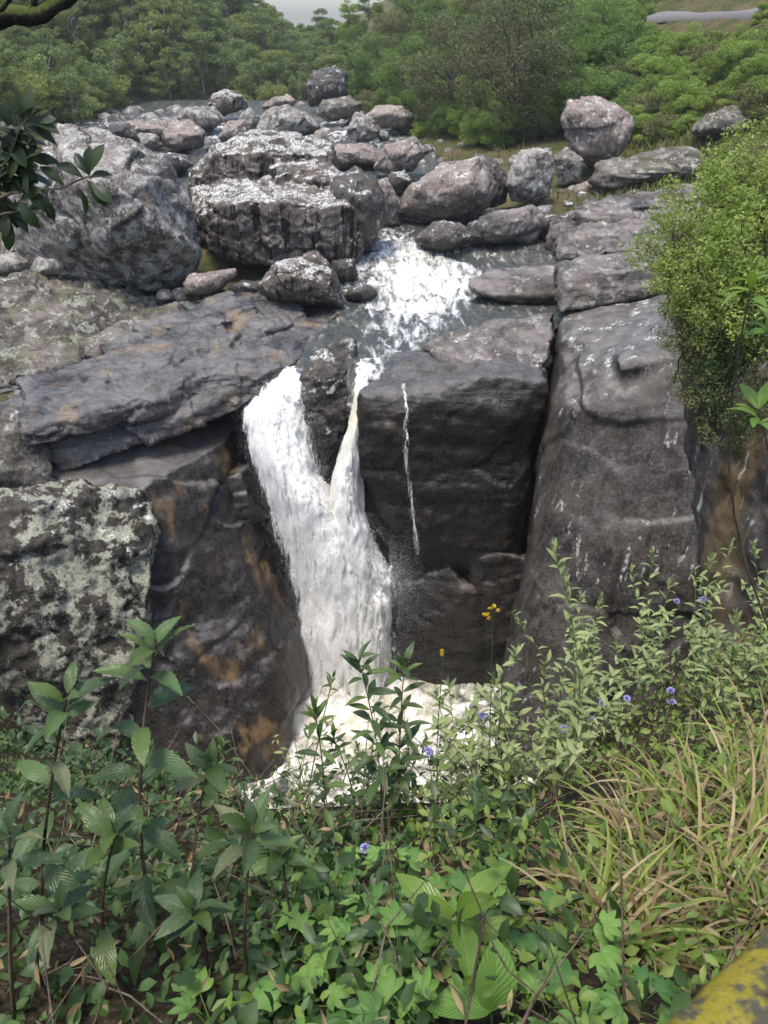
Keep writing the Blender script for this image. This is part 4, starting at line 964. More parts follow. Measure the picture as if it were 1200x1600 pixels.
# ------------------------------------------------------------------ the air between
def box_mesh(name, x0, x1, y0, y1, z0, z1):
    V = [(x, y, z) for x in (x0, x1) for y in (y0, y1) for z in (z0, z1)]
    return mesh_from(name, V, [(0, 1, 3, 2), (4, 6, 7, 5), (0, 4, 5, 1), (2, 3, 7, 6), (0, 2, 6, 4), (1, 5, 7, 3)], smooth=False)
t = NT('haze_air'); v_ = t.n('VolumePrincipled', {'Color': (.93, .96, 1.0), 'Density': .00027, 'Anisotropy': .1}); t.t.links.new(v_.outputs[0], t.out.inputs['Volume']); M['haze'] = t.m
tag(obj('haze', box_mesh('haze', -720, 720, -70, 1020, -20.5, 95), M['haze']), 'thin pale haze filling the valley', 'haze', None, 'stuff')
# ------------------------------------------------------------------ the near bank the photograph was taken from
def bank_edge(x): return 2.25 + .95 * np.maximum(x - .35, 0) + .45 * np.maximum(-x - .45, 0)
def bank_z(x, y):
    x = np.asarray(x, float); y = np.asarray(y, float)
    z = CAMZ - 1.2 - .75 * np.maximum(y, -.4) + .30 * np.maximum(x - .7, 0) + .10 * np.maximum(-x - 1.2, 0)
    edge = bank_edge(x)
    z = z - 2.6 * np.maximum(y - edge, 0) ** 1.15
    return np.maximum(z, -17)
def bank_noise(p): return .10 * fbm(p * np.array((1.3, 1.3, 0)), 4)
xs = np.linspace(-7, 9, 150); ys = np.linspace(-3, 13, 150)
X, Y = np.meshgrid(xs, ys); bp_ = np.stack([X.ravel(), Y.ravel(), bank_z(X, Y).ravel()], 1); bp_[:, 2] += bank_noise(bp_)
i_ = np.arange(bp_.shape[0]).reshape(150, 150)
bF = np.stack([i_[:-1, :-1].ravel(), i_[:-1, 1:].ravel(), i_[1:, 1:].ravel(), i_[1:, :-1].ravel()], 1)
t = NT('bank_soil'); pos = t.n('NewGeometry').outputs['Position']
n1 = t.noise(pos, 6, 8, .7); n2 = t.noise(pos, 40, 5, .7)
s_ = t.bsdf(Base_Color=t.mix(t.ramp(n2, .4, .7), t.mix(n1, (.018, .014, .009), (.06, .045, .028)), (.11, .085, .05)), Roughness=.95, Normal=t.n('Bump', {'Height': n2, 'Strength': 1.0, 'Distance': .03}).outputs[0], Specular_IOR_Level=.1)
t.t.links.new(s_.outputs[0], t.out.inputs[0]); M['bank_soil'] = t.m
tag(obj('bank_terrain', mesh_from('bank_terrain', bp_, bF), M['bank_soil']), 'steep earth bank in the foreground under the plants', None, None, 'structure')
def bz(x, y):
    p = np.array([[x, y, 0.]]); return float(bank_z(x, y)) + float(bank_noise(p)[0])
def on_bank(px, py):
    p = np.array((0, 0, CAMZ)) + ray(px, py)[None] * np.linspace(.3, 12, 1600)[:, None]
    hit = np.nonzero(p[:, 2] <= bank_z(p[:, 0], p[:, 1]) + bank_noise(p * np.array((1, 1, 0))))[0]
    q = p[hit[0]] if len(hit) else p[370]
    return np.array((q[0], q[1], bz(q[0], q[1])))

# ------------------------------------------------------------------ leaves
def blade(L=1.0, W=.4, n=8, fold=.18, curl=.25, serr=0.0, a=.9, b=.9, wave=0.0, seed=0):
    """leaf from the stalk end (origin) along +Y, face up; UV across (u) and along (v)"""
    rs = np.random.RandomState(seed)
    V, uv, F = [], [], []
    for i in range(n + 1):
        s = i / n
        w = W * .5 * (math.sin(math.pi * s ** a) ** b if 0 < s < 1 else 0.0) + .004 * L
        if serr and 0 < i < n: w *= 1 + (serr if i % 2 else -serr)
        y = L * s; z = -curl * L * s * s + .08 * L * math.sin(math.pi * s)
        wv = wave * L * rs.normal(0, 1) if wave else 0
        for k, u in enumerate((-1, -.5, 0, .5, 1)):
            V.append((w * u * math.cos(fold), y + (.03 * L * abs(u) if serr else 0), z + w * abs(u) * math.sin(fold) + (wv * u if abs(u) == 1 else 0))); uv.append((.5 + .5 * u, s))
    for i in range(n):
        for k in range(4): q = i * 5 + k; F.append((q, q + 1, q + 6, q + 5))
    return np.array(V), np.array(F), np.array(uv)
def leaf_me(name, mat, **kw):
    V, F, uv = blade(**kw); me = mesh_from(name, V, F, uv); me.materials.append(M[mat]); return me
M['leaf_sapling'] = leaf_mat('leaf_sapling', (.024, .050, .020), (.07, .125, .036), trans=.2, rough=.45, spec=.35, vein=.09, spots=.45, attr=False, back=(.10, .14, .09))
M['leaf_young'] = leaf_mat('leaf_young', (0.0885, 0.17, 0.0246), (0.177, 0.265, 0.041), trans=.35, rough=.4, spec=.45, vein=.12, attr=False)
M['leaf_narrow'] = leaf_mat('leaf_narrow', (0.026, 0.053, 0.0148), (0.0826, 0.138, 0.0287), trans=.22, rough=.42, spec=.4, vein=.09, spots=.25, attr=False)
M['leaf_silver'] = leaf_mat('leaf_silver', (0.153, 0.201, 0.0779), (0.307, 0.35, 0.148), trans=.3, rough=.55, spec=.3, vein=.25, attr=False, back=(.30, .34, .24))
M['leaf_palm'] = leaf_mat('leaf_palm', (0.0531, 0.133, 0.0328), (0.177, 0.307, 0.0615), trans=.3, rough=.48, spec=.35, vein=.09, attr=False)
M['leaf_overhang'] = leaf_mat('leaf_overhang', (.012, .022, .008), (.035, .055, .016), trans=.3, rough=.4, spec=.4, vein=.09, attr=False)  # backlit silhouette look put into the colour: leaves darkened evenly
M['herb'] = leaf_mat('herb', (0.0413, 0.0901, 0.0197), (0.201, 0.286, 0.0533), trans=.3, rough=.5, spec=.3)
M['herb_mid'] = leaf_mat('herb_mid', (.026, .058, .020), (.09, .155, .045), trans=.28, rough=.48, spec=.3)
M['herb_dark'] = leaf_mat('herb_dark', (0.0212, 0.0424, 0.0148), (0.0649, 0.117, 0.0328), trans=.25, rough=.45, spec=.35)
M['shrub_leaf'] = leaf_mat('shrub_leaf', (0.0885, 0.138, 0.0328), (0.295, 0.36, 0.0902), trans=.35, rough=.55, spec=.25)
M['shrub_bright'] = leaf_mat('shrub_bright', (.12, .19, .04), (.36, .44, .12), trans=.4, rough=.55, spec=.25)
M['dry'] = leaf_mat('dry', (.12, .078, .034), (.42, .34, .19), trans=.25, rough=.7, spec=.2)
M['grass'] = leaf_mat('grass', (0.0826, 0.138, 0.0246), (0.236, 0.286, 0.0492), trans=.3, rough=.5, spec=.3)
M['stem_green'] = bark_mat('stem_green', (.05, .08, .03), (.10, .14, .05))
M['stem_brown'] = bark_mat('stem_brown', (.05, .035, .025), (.15, .11, .075))
M['twig'] = bark_mat('twig', (.07, .05, .035), (.22, .17, .12))
LS = [leaf_me('sapling_leaf', 'leaf_sapling', L=1, W=.40, n=18, serr=.05, fold=f, curl=c, seed=k, a=.85, wave=.008) for k, (f, c) in enumerate(((.2, .15), (.3, .3), (.1, .4), (.25, .05)))]
M['leaf_sapling_b'] = leaf_mat('leaf_sapling_b', (0.0413, 0.0795, 0.018), (0.106, 0.159, 0.0328), trans=.25, rough=.4, spec=.45, vein=.1, spots=.35, attr=False, back=(.12, .16, .09))
M['leaf_sapling_c'] = leaf_mat('leaf_sapling_c', (.05, .075, .035), (.13, .15, .06), trans=.2, rough=.5, spec=.35, vein=.08, spots=.8, attr=False, back=(.14, .15, .10))
LS += [leaf_me('sapling_leaf', m_, L=1, W=w_, n=18, serr=.06, fold=.22, curl=c_, seed=9 + k, a=.88, wave=.015) for k, (m_, w_, c_) in enumerate((('leaf_sapling_b', .36, .1), ('leaf_sapling_b', .42, .28), ('leaf_sapling_c', .38, .35)))]
LY = [leaf_me('young_leaf', 'leaf_young', L=1, W=.34, n=12, serr=.03, fold=f, curl=c, seed=k, a=.9) for k, (f, c) in enumerate(((.35, -.05), (.3, .12), (.25, .25)))]
LN = [leaf_me('narrow_leaf', 'leaf_narrow', L=1, W=.27, n=12, serr=.03, fold=f, curl=c, seed=k, a=1.0) for k, (f, c) in enumerate(((.25, .1), (.35, .25), (.2, .35), (.3, 0)))]
LV = [leaf_me('silver_leaf', 'leaf_silver', L=1, W=.33, n=7, fold=f, curl=c, seed=k, a=.85) for k, (f, c) in enumerate(((.3, .15), (.4, .3), (.2, -.05)))]
LO = [leaf_me('overhang_leaf', 'leaf_overhang', L=1, W=.42, n=9, fold=f, curl=c, seed=k, a=1.35) for k, (f, c) in enumerate(((.2, .1), (.3, .25), (.15, -.05)))]
LB = [leaf_me('broad_leaf', 'leaf_palm', L=1, W=.62, n=10, fold=f, curl=c, seed=k, a=.95, b=.7) for k, (f, c) in enumerate(((.15, .1), (.25, .2)))]
def palmate(seed):
    rs = np.random.RandomState(seed); parts, uvs = [], []
    for k, an in enumerate((-1.25, -.62, 0, .62, 1.25)):
        V, F, uv = blade(L=(.72, .92, 1, .92, .72)[k] * rs.uniform(.92, 1.06), W=.36, n=7, fold=.25, curl=.22 + rs.uniform(-.08, .1), a=1.1, seed=seed + k)
        c, s = math.cos(an), math.sin(an)
        V = np.stack([V[:, 0] * c + V[:, 1] * s, -V[:, 0] * s + V[:, 1] * c + .12, V[:, 2]], 1); parts.append((V, F)); uvs.append(uv)
    v, f = tube([(0, -.9, -.5), (0, -.4, -.12), (0, .1, 0)], [.018, .016, .014], 4); parts.append((v, f)); uvs.append(np.full((len(v), 2), .5))
    V, F = join_arrays(parts); me = mesh_from('palmate_leaf', V, F, np.concatenate(uvs)); me.materials.append(M['leaf_palm']); return me
LP = [palmate(60 + k) for k in range(3)]
def put_leaf(parent, me, p, d, s, rnd, up=(0, 0, 1), roll=.25, name='leaf', origin=None):
    d = Vector(d).normalized(); u = Vector(up) + Vector((rnd.gauss(0, roll), rnd.gauss(0, roll), 0))
    x = d.cross(u)
    if x.length < 1e-3: x = d.cross(Vector((1, 0, .2)))
    x.normalize(); z = x.cross(d)
    o = obj(name, me, None, parent)
    m = Matrix(((x.x, d.x, z.x, 0), (x.y, d.y, z.y, 0), (x.z, d.z, z.z, 0), (0, 0, 0, 1)))
    o.matrix_basis = Matrix.Translation(Vector(p)) @ m @ Matrix.Scale(s, 4)
    return o
def stem_curve(base, top, bend, rnd, n=9):
    base, top = np.array(base, float), np.array(top, float); s = np.linspace(0, 1, n)[:, None]
    side = np.array((rnd.gauss(0, 1), rnd.gauss(0, 1), 0)) * bend
    return base + (top - base) * s + side * np.sin(math.pi * s)
def sapling(name, label, cat, basepx, toppx, topdy, n, L, leaves, rnd, group=None, bare=.25, whorl=6, rad=.006, stem='stem_brown', droop=.1, grow=.75, spread=1.0, bend=.03, top_leaves=None, tipf=.8, branches=0):
    b = on_bank(*basepx); tp = P(toppx[0], toppx[1], max(.5, b[1] + topdy))
    e = tag(empty(name, b), label, cat, group)
    pts = stem_curve((0, 0, -.05), tp - b, bend, rnd, 11)
    v, f = tube(pts, np.linspace(rad, rad * .45, len(pts)), 6)
    obj('stem', mesh_from('stem', v, f), M[stem], e)
    an = rnd.uniform(0, 6.28)
    for k in range(n):
        s = bare + (.86 - bare) * k / max(1, n - whorl) if k < n - whorl else .88 + .12 * (k - n + whorl + 1) / whorl; an += 2.4 + rnd.gauss(0, .2)
        i = s * (len(pts) - 1); j = min(int(i), len(pts) - 2); p = pts[j] + (pts[j + 1] - pts[j]) * (i - j)
        el = (-droop + .25 * s + (.75 if k >= n - whorl else 0) * (k - (n - whorl) + 1) / whorl) + rnd.gauss(0, .15)
        d = (math.cos(an) * math.cos(el) * spread, math.sin(an) * math.cos(el) * spread, math.sin(el))
        ll = L * (grow + (1 - grow) * (1 - s)) * rnd.uniform(.8, 1.2) * (tipf if k >= n - 2 else 1)
        ms = top_leaves if (top_leaves and k >= n - whorl) else leaves
        put_leaf(e, rnd.choice(ms), p, d, ll, rnd)
    for k in range(branches):        # leafy side shoots
        s = rnd.uniform(.25, .75); j = int(s * (len(pts) - 1)); p = pts[j]; an = rnd.uniform(0, 6.28); q = p + np.array((math.cos(an) * .12, math.sin(an) * .12, rnd.uniform(.08, .2))) * rnd.uniform(.7, 1.3)
        bv, bf = tube([p, (p + q) / 2 + np.array((0, 0, -.01)), q], [rad * .6, rad * .5, rad * .35], 4); br = obj('branch', mesh_from('branch', bv, bf), M[stem], e)
        for m in range(9):
            c = p + (q - p) * (.25 + .75 * m / 8); a2 = m * 2.4; put_leaf(br, rnd.choice(leaves), c, (math.cos(a2), math.sin(a2), rnd.uniform(.0, .9)), L * rnd.uniform(.5, .85), rnd)
    return e
rnd = random.Random(2024)
# broad serrated saplings at the left
SAP = [((250, 1500), (243, 1000), .15, 24, .150, 'tall serrated leaf sapling with a pale top whorl against the dark cliff'), ((60, 1500), (105, 1085), .12, 18, .135, 'dark sapling near the left edge with a leafy crown'),
       ((390, 1560), (395, 1290), .10, 10, .125, 'short sapling with upright glossy leaf left of centre'), ((210, 1560), (180, 1300), .05, 11, .130, 'low sapling with mottled leaves at the lower left'),
       ((330, 1480), (330, 1190), .2, 11, .135, 'broad leaved sapling right of the tall one'), ((20, 1600), (15, 1300), .05, 10, .12, 'sapling cut by the left edge of the picture'),
       ((480, 1500), (440, 1330), .1, 8, .12, 'small sapling between the left thicket and the palmate herbs'), ((110, 1590), (95, 1420), .02, 9, .12, 'low dark sapling in the lower left corner thicket'), ((300, 1590), (300, 1420), .02, 9, .125, 'low broad leaved sapling at the bottom left of centre')]
for bpx, tpx, dy, n, L, lab in SAP:
    sapling('sapling', lab, 'sapling', bpx, tpx, dy, n, L * .9, LS, rnd, 'serrated saplings on the near bank', bare=.2, droop=.12, whorl=9)
# narrow leaved shrubs against the white water
NAR = [((600, 1330), (560, 1030), .35, 34, .125, 'narrow leaved shrub silhouetted on the white water, left twin'), ((625, 1320), (632, 1035), .4, 34, .125, 'narrow leaved shrub silhouetted on the white water, right twin'), ((500, 1340), (492, 1110), .3, 22, .10, 'narrow leaved shrub leaning left of the twins'),
       ((420, 1380), (345, 1165), .2, 12, .075, 'pale tipped small shrub under the dark cliff'), ((545, 1330), (520, 1150), .3, 14, .08, 'low narrow leaved shrub under the left twin'), ((470, 1290), (520, 1060), .3, 7, .06, 'thin sparse twig with few leaves left of the twins')]
for bpx, tpx, dy, n, L, lab in NAR:
    sapling('shrub', lab, 'shrub', bpx, tpx, dy, n, L, LN, rnd, 'narrow leaved shrubs on the bank edge', bare=.3, whorl=10, droop=-.1, rad=.004)
# silver-green shrubs at the right, single stems with many small leaves
SIL = [((870, 1180), (862, 850), .5, 34), ((905, 1170), (915, 990), .5, 26), ((985, 1150), (905, 930), .5, 28), ((1000, 1140), (985, 890), .55, 30), ((1040, 1120), (1050, 905), .5, 30), ((1100, 1110), (1110, 870), .5, 30), ((1160, 1080), (1175, 850), .4, 26), ((940, 1200), (800, 960), .4, 26),
       ((830, 1200), (810, 1010), .45, 26), ((780, 1220), (770, 1060), .4, 24), ((730, 1240), (700, 1070), .4, 24), ((690, 1250), (680, 1080), .4, 22), ((850, 1230), (850, 1040), .4, 26), ((960, 1180), (960, 1000), .4, 28), ((1080, 1160), (1075, 980), .4, 28), ((1150, 1150), (1150, 960), .35, 26), ((1020, 1130), (1020, 860), .5, 30), ((1130, 1080), (1145, 845), .45, 30), ((900, 1150), (885, 905), .5, 30), ((930, 1170), (940, 935), .5, 28), ((1075, 1110), (1085, 890), .5, 28), ((800, 1230), (790, 1080), .4, 24), ((1190, 1100), (1200, 900), .4, 26), ((870, 1220), (880, 1060), .4, 26)]
SL = ['tallest silver green stem rising in front of the right wall', 'short silver stem beside the tallest one', 'leaning silver stem right of the tallest one', 'upright silver stem left of the lilac flowers', 'silver stem carrying lilac flowers nearby, right of centre', 'silver stem in the right hand thicket', 'silver stem at the right edge of the picture', 'long arching silver stem with yellow flowers at its tip',
      'silver stem below the yellow flowers', 'silver stem over the edge of the pool', 'silver stem in front of the white pool', 'sparse silver stem left of the pool edge', 'bushy silver stem under the tallest one', 'bushy silver stem in the middle of the right thicket', 'low silver stem below the lilac flowers', 'low silver stem near the right edge', 'tall silver stem between the upright one and the lilac flowers', 'tall silver stem at the right, left of the edge stem', 'leafy silver stem just right of the tallest one', 'mid height silver stem before the right wall', 'silver stem right of the two high lilac flowers', 'low silver stem beside the cliff corner and the pool', 'short silver stem cut by the right edge', 'low silver stem in front of the tallest one']
for (bpx, tpx, dy, n), lab in zip(SIL, SL):
    sapling('silver_shrub', lab, 'shrub', bpx, tpx, dy, n, .088, LV, rnd, 'silver green shrubs of the right thicket', bare=.18, whorl=9, droop=-.35, rad=.003, stem='stem_green', bend=.05, grow=.6, branches=4)
EDG = []
for k in range(16):
    px = 455 + k * 23 + rnd.uniform(-8, 8); ey = 1275 + rnd.uniform(-15, 25); h = rnd.uniform(70, 150)
    o_ = sapling('twiggy_shrub', 'thin twiggy shrub with small leaves at the bank edge', 'shrub', (px, ey), (px + rnd.uniform(-45, 45), ey - h), rnd.uniform(.05, .25), 16, .05, LV if k % 3 else LN, rnd, 'twiggy shrubs along the bank edge', bare=.15, whorl=5, droop=-.2, rad=.0028, stem='twig', bend=.06, branches=3)
    EDG.append((px, 0, o_))
number_rows(EDG, [], ['along the bank edge before the pool'], 'thin twiggy small leaved shrub')
# fresh green rosette shoots at the right edge
for bpx, tpx, dy, L, lab in (((1290, 700), (1175, 440), 0, .10, 'bright fresh shoot at the right edge beside the hanging bush'), ((1290, 900), (1185, 640), 0, .11, 'bright fresh shoot at the right edge in front of the rock wall'), ((1300, 1000), (1205, 505), 0, .09, 'fresh leaves poking in at the right edge between two shoots')):
    tp = P(tpx[0], tpx[1], 2.6); b = P(bpx[0] + 60, bpx[1] + 250, 2.5); b[2] = bz(b[0], b[1])
    e = tag(empty('shoot', b), lab, 'shoot', 'fresh shoots at the right edge')
    pts = stem_curve((0, 0, 0), tp - b, .1, rnd, 9); v, f = tube(pts, np.linspace(.006, .003, 9), 6); obj('stem', mesh_from('stem', v, f), M['stem_brown'], e)
    for k in range(8):
        an = k * 2.4; el = rnd.uniform(-.4, .9); put_leaf(e, rnd.choice(LY), tp - b - np.array((0, 0, .03 * (k % 3))), (math.cos(an) * math.cos(el), math.sin(an) * math.cos(el), math.sin(el)), L * rnd.uniform(.8, 1.2), rnd)
# big young-leaved plant low in the middle, broad leaf below it
e = sapling('young_plant', 'young plant with two upright ribbed leaves at the bottom centre', 'plant', (715, 1545), (712, 1425), .0, 6, .17, LY, rnd, None, bare=.6, whorl=4, droop=.1, rad=.005, grow=1.0)
b = on_bank(770, 1625)
e = tag(empty('broad_leaf_plant', b), 'single broad pale leaf at the bottom edge, right of centre', 'plant')
tp = P(765, 1600, b[1]) - b + np.array((0, 0, .05))
v, f = tube([(0, 0, -.05), tp * .5, tp], [.004, .003, .003], 5); obj('stem', mesh_from('stem', v, f), M['stem_green'], e)
put_leaf(e, LB[0], tp, (.1, .5, .75), .14, rnd, up=(0, -1, .6)); put_leaf(e, LB[1], tp, (-.9, .1, .1), .13, rnd)
# palmate herbs
PAL = [(540, 1400), (600, 1350), (500, 1440), (570, 1470), (640, 1500), (480, 1540), (560, 1560), (650, 1590), (520, 1330), (700, 1420), (800, 1480), (850, 1540), (900, 1580), (780, 1540), (620, 1430), (740, 1370), (830, 1420), (690, 1500), (430, 1590), (960, 1560), (880, 1470), (340, 1560), (450, 1470)]
PALO = []
for i, (px, py) in enumerate(PAL):
    b = on_bank(px, py + 50)
    e = tag(empty('palmate_herb', b), 'palmate leaved green herb in the low ground cover at bottom centre', 'herb', 'palmate herbs of the near bank'); PALO.append((px, py, e))
    h = rnd.uniform(.10, .2); pts = stem_curve((0, 0, -.03), (rnd.gauss(0, .02), rnd.gauss(-.02, .02), h), .015, rnd, 5)
    v, f = tube(pts, np.linspace(.003, .002, 5), 5); obj('stem', mesh_from('stem', v, f), M['stem_green'], e)
    for k in range(rnd.randint(4, 7)):
        an = rnd.uniform(0, 6.28); s = rnd.uniform(.04, .072); d = Vector((math.cos(an), math.sin(an), rnd.uniform(-.1, .35))).normalized()
        q = pts[-1] * rnd.uniform(.45, 1) + np.array((d.x, d.y, 0)) * s * .9 + np.array((0, 0, s * .5))
        put_leaf(e, rnd.choice(LP), q, d, s, rnd)

number_rows(PALO, [1410, 1500], ['in the back row before the pool', 'in the middle row by the young plant', 'in the front row at the bottom edge'], 'palmate leaved herb')
# ------------------------------------------------------------------ flowers
def flower_mesh(n, r, L, seed, flat=.6):
    rs = np.random.RandomState(seed); parts = []
    for k in range(n):
        d = rs.normal(size=3); d[2] = abs(d[2]) * flat + .1; d /= np.linalg.norm(d); a = np.cross(d, rs.normal(size=3)); a /= np.linalg.norm(a)
        p = d * r * .4; q = d * r
        V = np.array([p - a * L * .1, q * .8 - a * L * .4, q, q * .8 + a * L * .4]); parts.append((V, np.array([(0, 1, 2, 3)])))
    return join_arrays(parts)
def petal_mat(name, c1, c2):
    t = NT(name); t_ = t.n('ObjectInfo').outputs['Random']
    s = t.bsdf(Base_Color=t.mix(t_, c1, c2), Roughness=.6, Specular_IOR_Level=.2); t.t.links.new(s.outputs[0], t.out.inputs[0]); return t.m
M['lilac'] = petal_mat('lilac', (.36, .35, .62), (.50, .48, .74)); M['yellow_petal'] = petal_mat('yellow_petal', (.55, .38, .02), (.65, .48, .05)); M['orange_petal'] = petal_mat('orange_petal', (.55, .17, .02), (.6, .24, .03))
v, f = flower_mesh(140, .017, .009, 5, 1.2); head_l = mesh_from('flower_head', v, f, smooth=False); head_l.materials.append(M['lilac'])
v, f = flower_mesh(50, .008, .007, 6); head_y = mesh_from('flower_head', v, f, smooth=False); head_y.materials.append(M['yellow_petal'])
v, f = flower_mesh(50, .008, .007, 7); head_o = mesh_from('flower_head', v, f, smooth=False); head_o.materials.append(M['orange_petal'])
FL = [(668, 1175, 1350, 'lilac flower on a tall bare stalk in front of the white pool'), (738, 1105, 1250, 'lilac flower at the pool edge, left of a close pair'), (753, 1119, 1260, 'lilac flower at the pool edge, lower of a close pair'), (881, 1139, 1260, 'lilac flower lowest in the middle of the right thicket'), (919, 1111, 1240, 'lilac flower upper left of the pair in mid thicket'), (927, 1127, 1240, 'lilac flower lower right of the pair in mid thicket'),
      (941, 1098, 1230, 'lilac flower above the pair in mid thicket'), (979, 1092, 1220, 'lilac flower right of the mid thicket pair'), (1057, 940, 1120, 'lilac flower high at the right, left of two'), (1099, 937, 1120, 'lilac flower high at the right, right of two'), (1048, 1080, 1220, 'lilac flower upper of two near the dry grass'), (1050, 1098, 1220, 'lilac flower lower of two near the dry grass'), (571, 1326, 1400, 'small lilac flower low among the palmate herbs')]
def flower(px, py, fpy, head, label, group, name='flower', n=1, sc=1.0):
    b = on_bank(px + rnd.uniform(-8, 8), fpy); tp = P(px, py, b[1] + .05) - b
    e = tag(empty(name, b), label, 'flower', group)
    pts = stem_curve((0, 0, -.03), tp, .015, rnd, 7); v, f = tube(pts, np.linspace(.0022, .0014, 7), 5); obj('stalk', mesh_from('stalk', v, f), M['stem_green'], e)
    for k in range(n):
        q = tp + (np.array((rnd.gauss(0, .016), rnd.gauss(0, .012), rnd.gauss(0, .010))) if n > 1 else 0)
        o = obj('flower_head', head, None, e); o.location = q; o.scale = (sc,) * 3; o.rotation_euler = (rnd.gauss(0, .4), rnd.gauss(0, .4), 0)
for px, py, fpy, lab in FL: flower(px, py, fpy, head_l, lab, 'lilac flowers of the bank')
flower(770, 958, 1200, head_y, 'cluster of yellow flowers at the tip of the arching stem', None, 'yellow_flower', 6); flower(694, 1018, 1240, head_y, 'small yellow flower on a long stalk over the pool edge', None, 'yellow_flower', 2)
flower(900, 1082, 1220, head_y, 'yellow flowers deep in the right thicket', None, 'yellow_flower', 3); flower(1106, 1132, 1230, head_o, 'small orange flower left of two by the dry grass', None, 'orange_flower', 1); flower(1138, 1127, 1230, head_o, 'small orange flower right of two by the dry grass', None, 'orange_flower', 1)
# ------------------------------------------------------------------ ground cover, twigs and dry grass
def herb_cover(n, seed, region, hmax, size, edge_keep=None):
    rs = np.random.RandomState(seed); x = rs.uniform(region[0], region[1], n); y = rs.uniform(region[2], region[3], n)
    dens = fbm(np.stack([x * 1.7, y * 1.7, 0 * x + seed], 1), 3)
    ok = dens > rs.uniform(-.7, .35, n); edge = bank_edge(x); ok &= y < edge + .25
    ok &= np.abs(x) < .62 * (y + .9) + .25
    x, y, dens = x[ok], y[ok], dens[ok]; n = len(x)
    p = np.stack([x, y, bank_z(x, y)], 1); p[:, 2] += bank_noise(p) + hmax * rs.uniform(0, 1, n) ** 1.3 * (1 + .8 * fbm(p * 2.3, 2))
    T = np.clip(.45 + .5 * fbm(p * 2.1 + 8, 3) + rs.normal(0, .2, n), 0, 1)
    nrm = rs.normal(size=(n, 3)) * .75 + np.array((0, -.25, 1.1)); nrm /= np.linalg.norm(nrm, axis=1)[:, None]
    a = np.cross(nrm, rs.normal(size=(n, 3))); a /= np.linalg.norm(a, axis=1)[:, None]; b = np.cross(nrm, a)
    L = (size * rs.uniform(.5, 1.5, n))[:, None]; W = L * rs.uniform(.38, .6, (n, 1))
    lift = nrm * W * .16
    V = np.stack([p - a * L * .5, p - a * L * .12 + b * W * .5 + lift, p + a * L * .22 + b * W * .38 + lift, p + a * L * .5 - nrm * L * .12, p + a * L * .22 - b * W * .38 + lift, p - a * L * .12 - b * W * .5 + lift, p - a * L * .12, p + a * L * .22], 1).reshape(-1, 3)
    q = np.arange(n)[:, None] * 8
    F = np.concatenate([q + np.array((0, 6, 1, 1))[None], q + np.array((6, 7, 2, 1))[None], q + np.array((0, 5, 6, 6))[None], q + np.array((6, 5, 4, 7))[None], q + np.array((7, 3, 2, 2))[None], q + np.array((7, 4, 3, 3))[None]])
    tri = np.concatenate([q + np.array(t3)[None] for t3 in ((0, 6, 1), (6, 7, 2), (6, 2, 1), (0, 5, 6), (6, 5, 4), (6, 4, 7), (7, 3, 2), (7, 4, 3))])
    me = mesh_from('ground_cover', V, tri, smooth=False); add_attr(me, 'tint', np.repeat(T, 8)); return me
tag(obj('ground_cover', herb_cover(36000, 21, (-.35, 5, .2, 7.5), .20, .034), M['herb']), 'small leaved green ground cover over the near bank', 'ground cover', None, 'stuff')
tag(obj('ground_cover', herb_cover(9000, 22, (-3.2, .6, .2, 5), .30, .05), M['herb_dark']), 'dark leafy undergrowth on the left of the near bank', 'ground cover', None, 'stuff')
tag(obj('ground_cover', herb_cover(24000, 24, (-3.2, .1, .2, 5), .16, .036), M['herb_mid']), 'fresh green herbs low on the left of the near bank', 'ground cover', None, 'stuff')
tag(obj('ground_cover', herb_cover(13000, 23, (.1, 5, .8, 7.5), .40, .036), M['shrub_leaf']), 'pale small leaved undergrowth on the right of the near bank', 'ground cover', None, 'stuff')
def twigs(n, seed):
    rs = np.random.RandomState(seed); parts = []
    for k in range(n):
        y = rs.uniform(.5, 4.2); x = rs.uniform(-.6, .62) * (y + .9); p = np.array((x, y, float(bank_z(x, y)) + rs.uniform(0, .15)))
        L = rs.uniform(.15, .55); an = rs.uniform(0, 6.28); el = rs.uniform(-.1, 1.3); d = np.array((math.cos(an) * math.cos(el), math.sin(an) * math.cos(el), math.sin(el))) * L
        m = p + d * .5 + rs.normal(size=3) * L * .08; parts.append(tube([p, m, p + d], [.003, .0022, .0012], 4))
    return mesh_from('twigs', *join_arrays(parts))
tag(obj('twigs', twigs(420, 31), M['twig']), 'tangle of thin brown twigs among the bank plants', 'twigs', None, 'stuff')
def tussock_mesh(seed, n, L, w):
    rs = np.random.RandomState(seed); V, F, T, k0 = [], [], [], 0
    for k in range(n):
        an = rs.uniform(0, 6.28); ll = L * rs.uniform(.5, 1.2); lean = rs.uniform(.15, 1.0); d = np.array((math.cos(an), math.sin(an), 0)); sd = np.array((-d[1], d[0], 0)); p = d * rs.uniform(0, .07) + sd * rs.normal(0, .03); th = 1.5 - lean * .5; tw = rs.normal(0, .5)
        tt = rs.uniform(0, 1); m = 9; bendk = rs.uniform(1.0, 3.6) * (.3 + lean)
        for i in range(m):
            s = i / (m - 1); ww = w * (1 - s ** 2.2) * rs.uniform(.95, 1.05) + .0006; sdd = sd * math.cos(tw * s) + np.array((0, 0, 1)) * math.sin(tw * s)
            V += [p - sdd * ww, p + sdd * ww]; T += [tt, tt]
            p = p + (d * math.cos(th) + np.array((0, 0, 1)) * math.sin(th)) * ll / m; th -= bendk * 2.1 / m
        for i in range(m - 1): q = k0 + 2 * i; F.append((q, q + 1, q + 3, q + 2))
        k0 += 2 * m
    return np.array(V), np.array(F), np.array(T)
tus = []
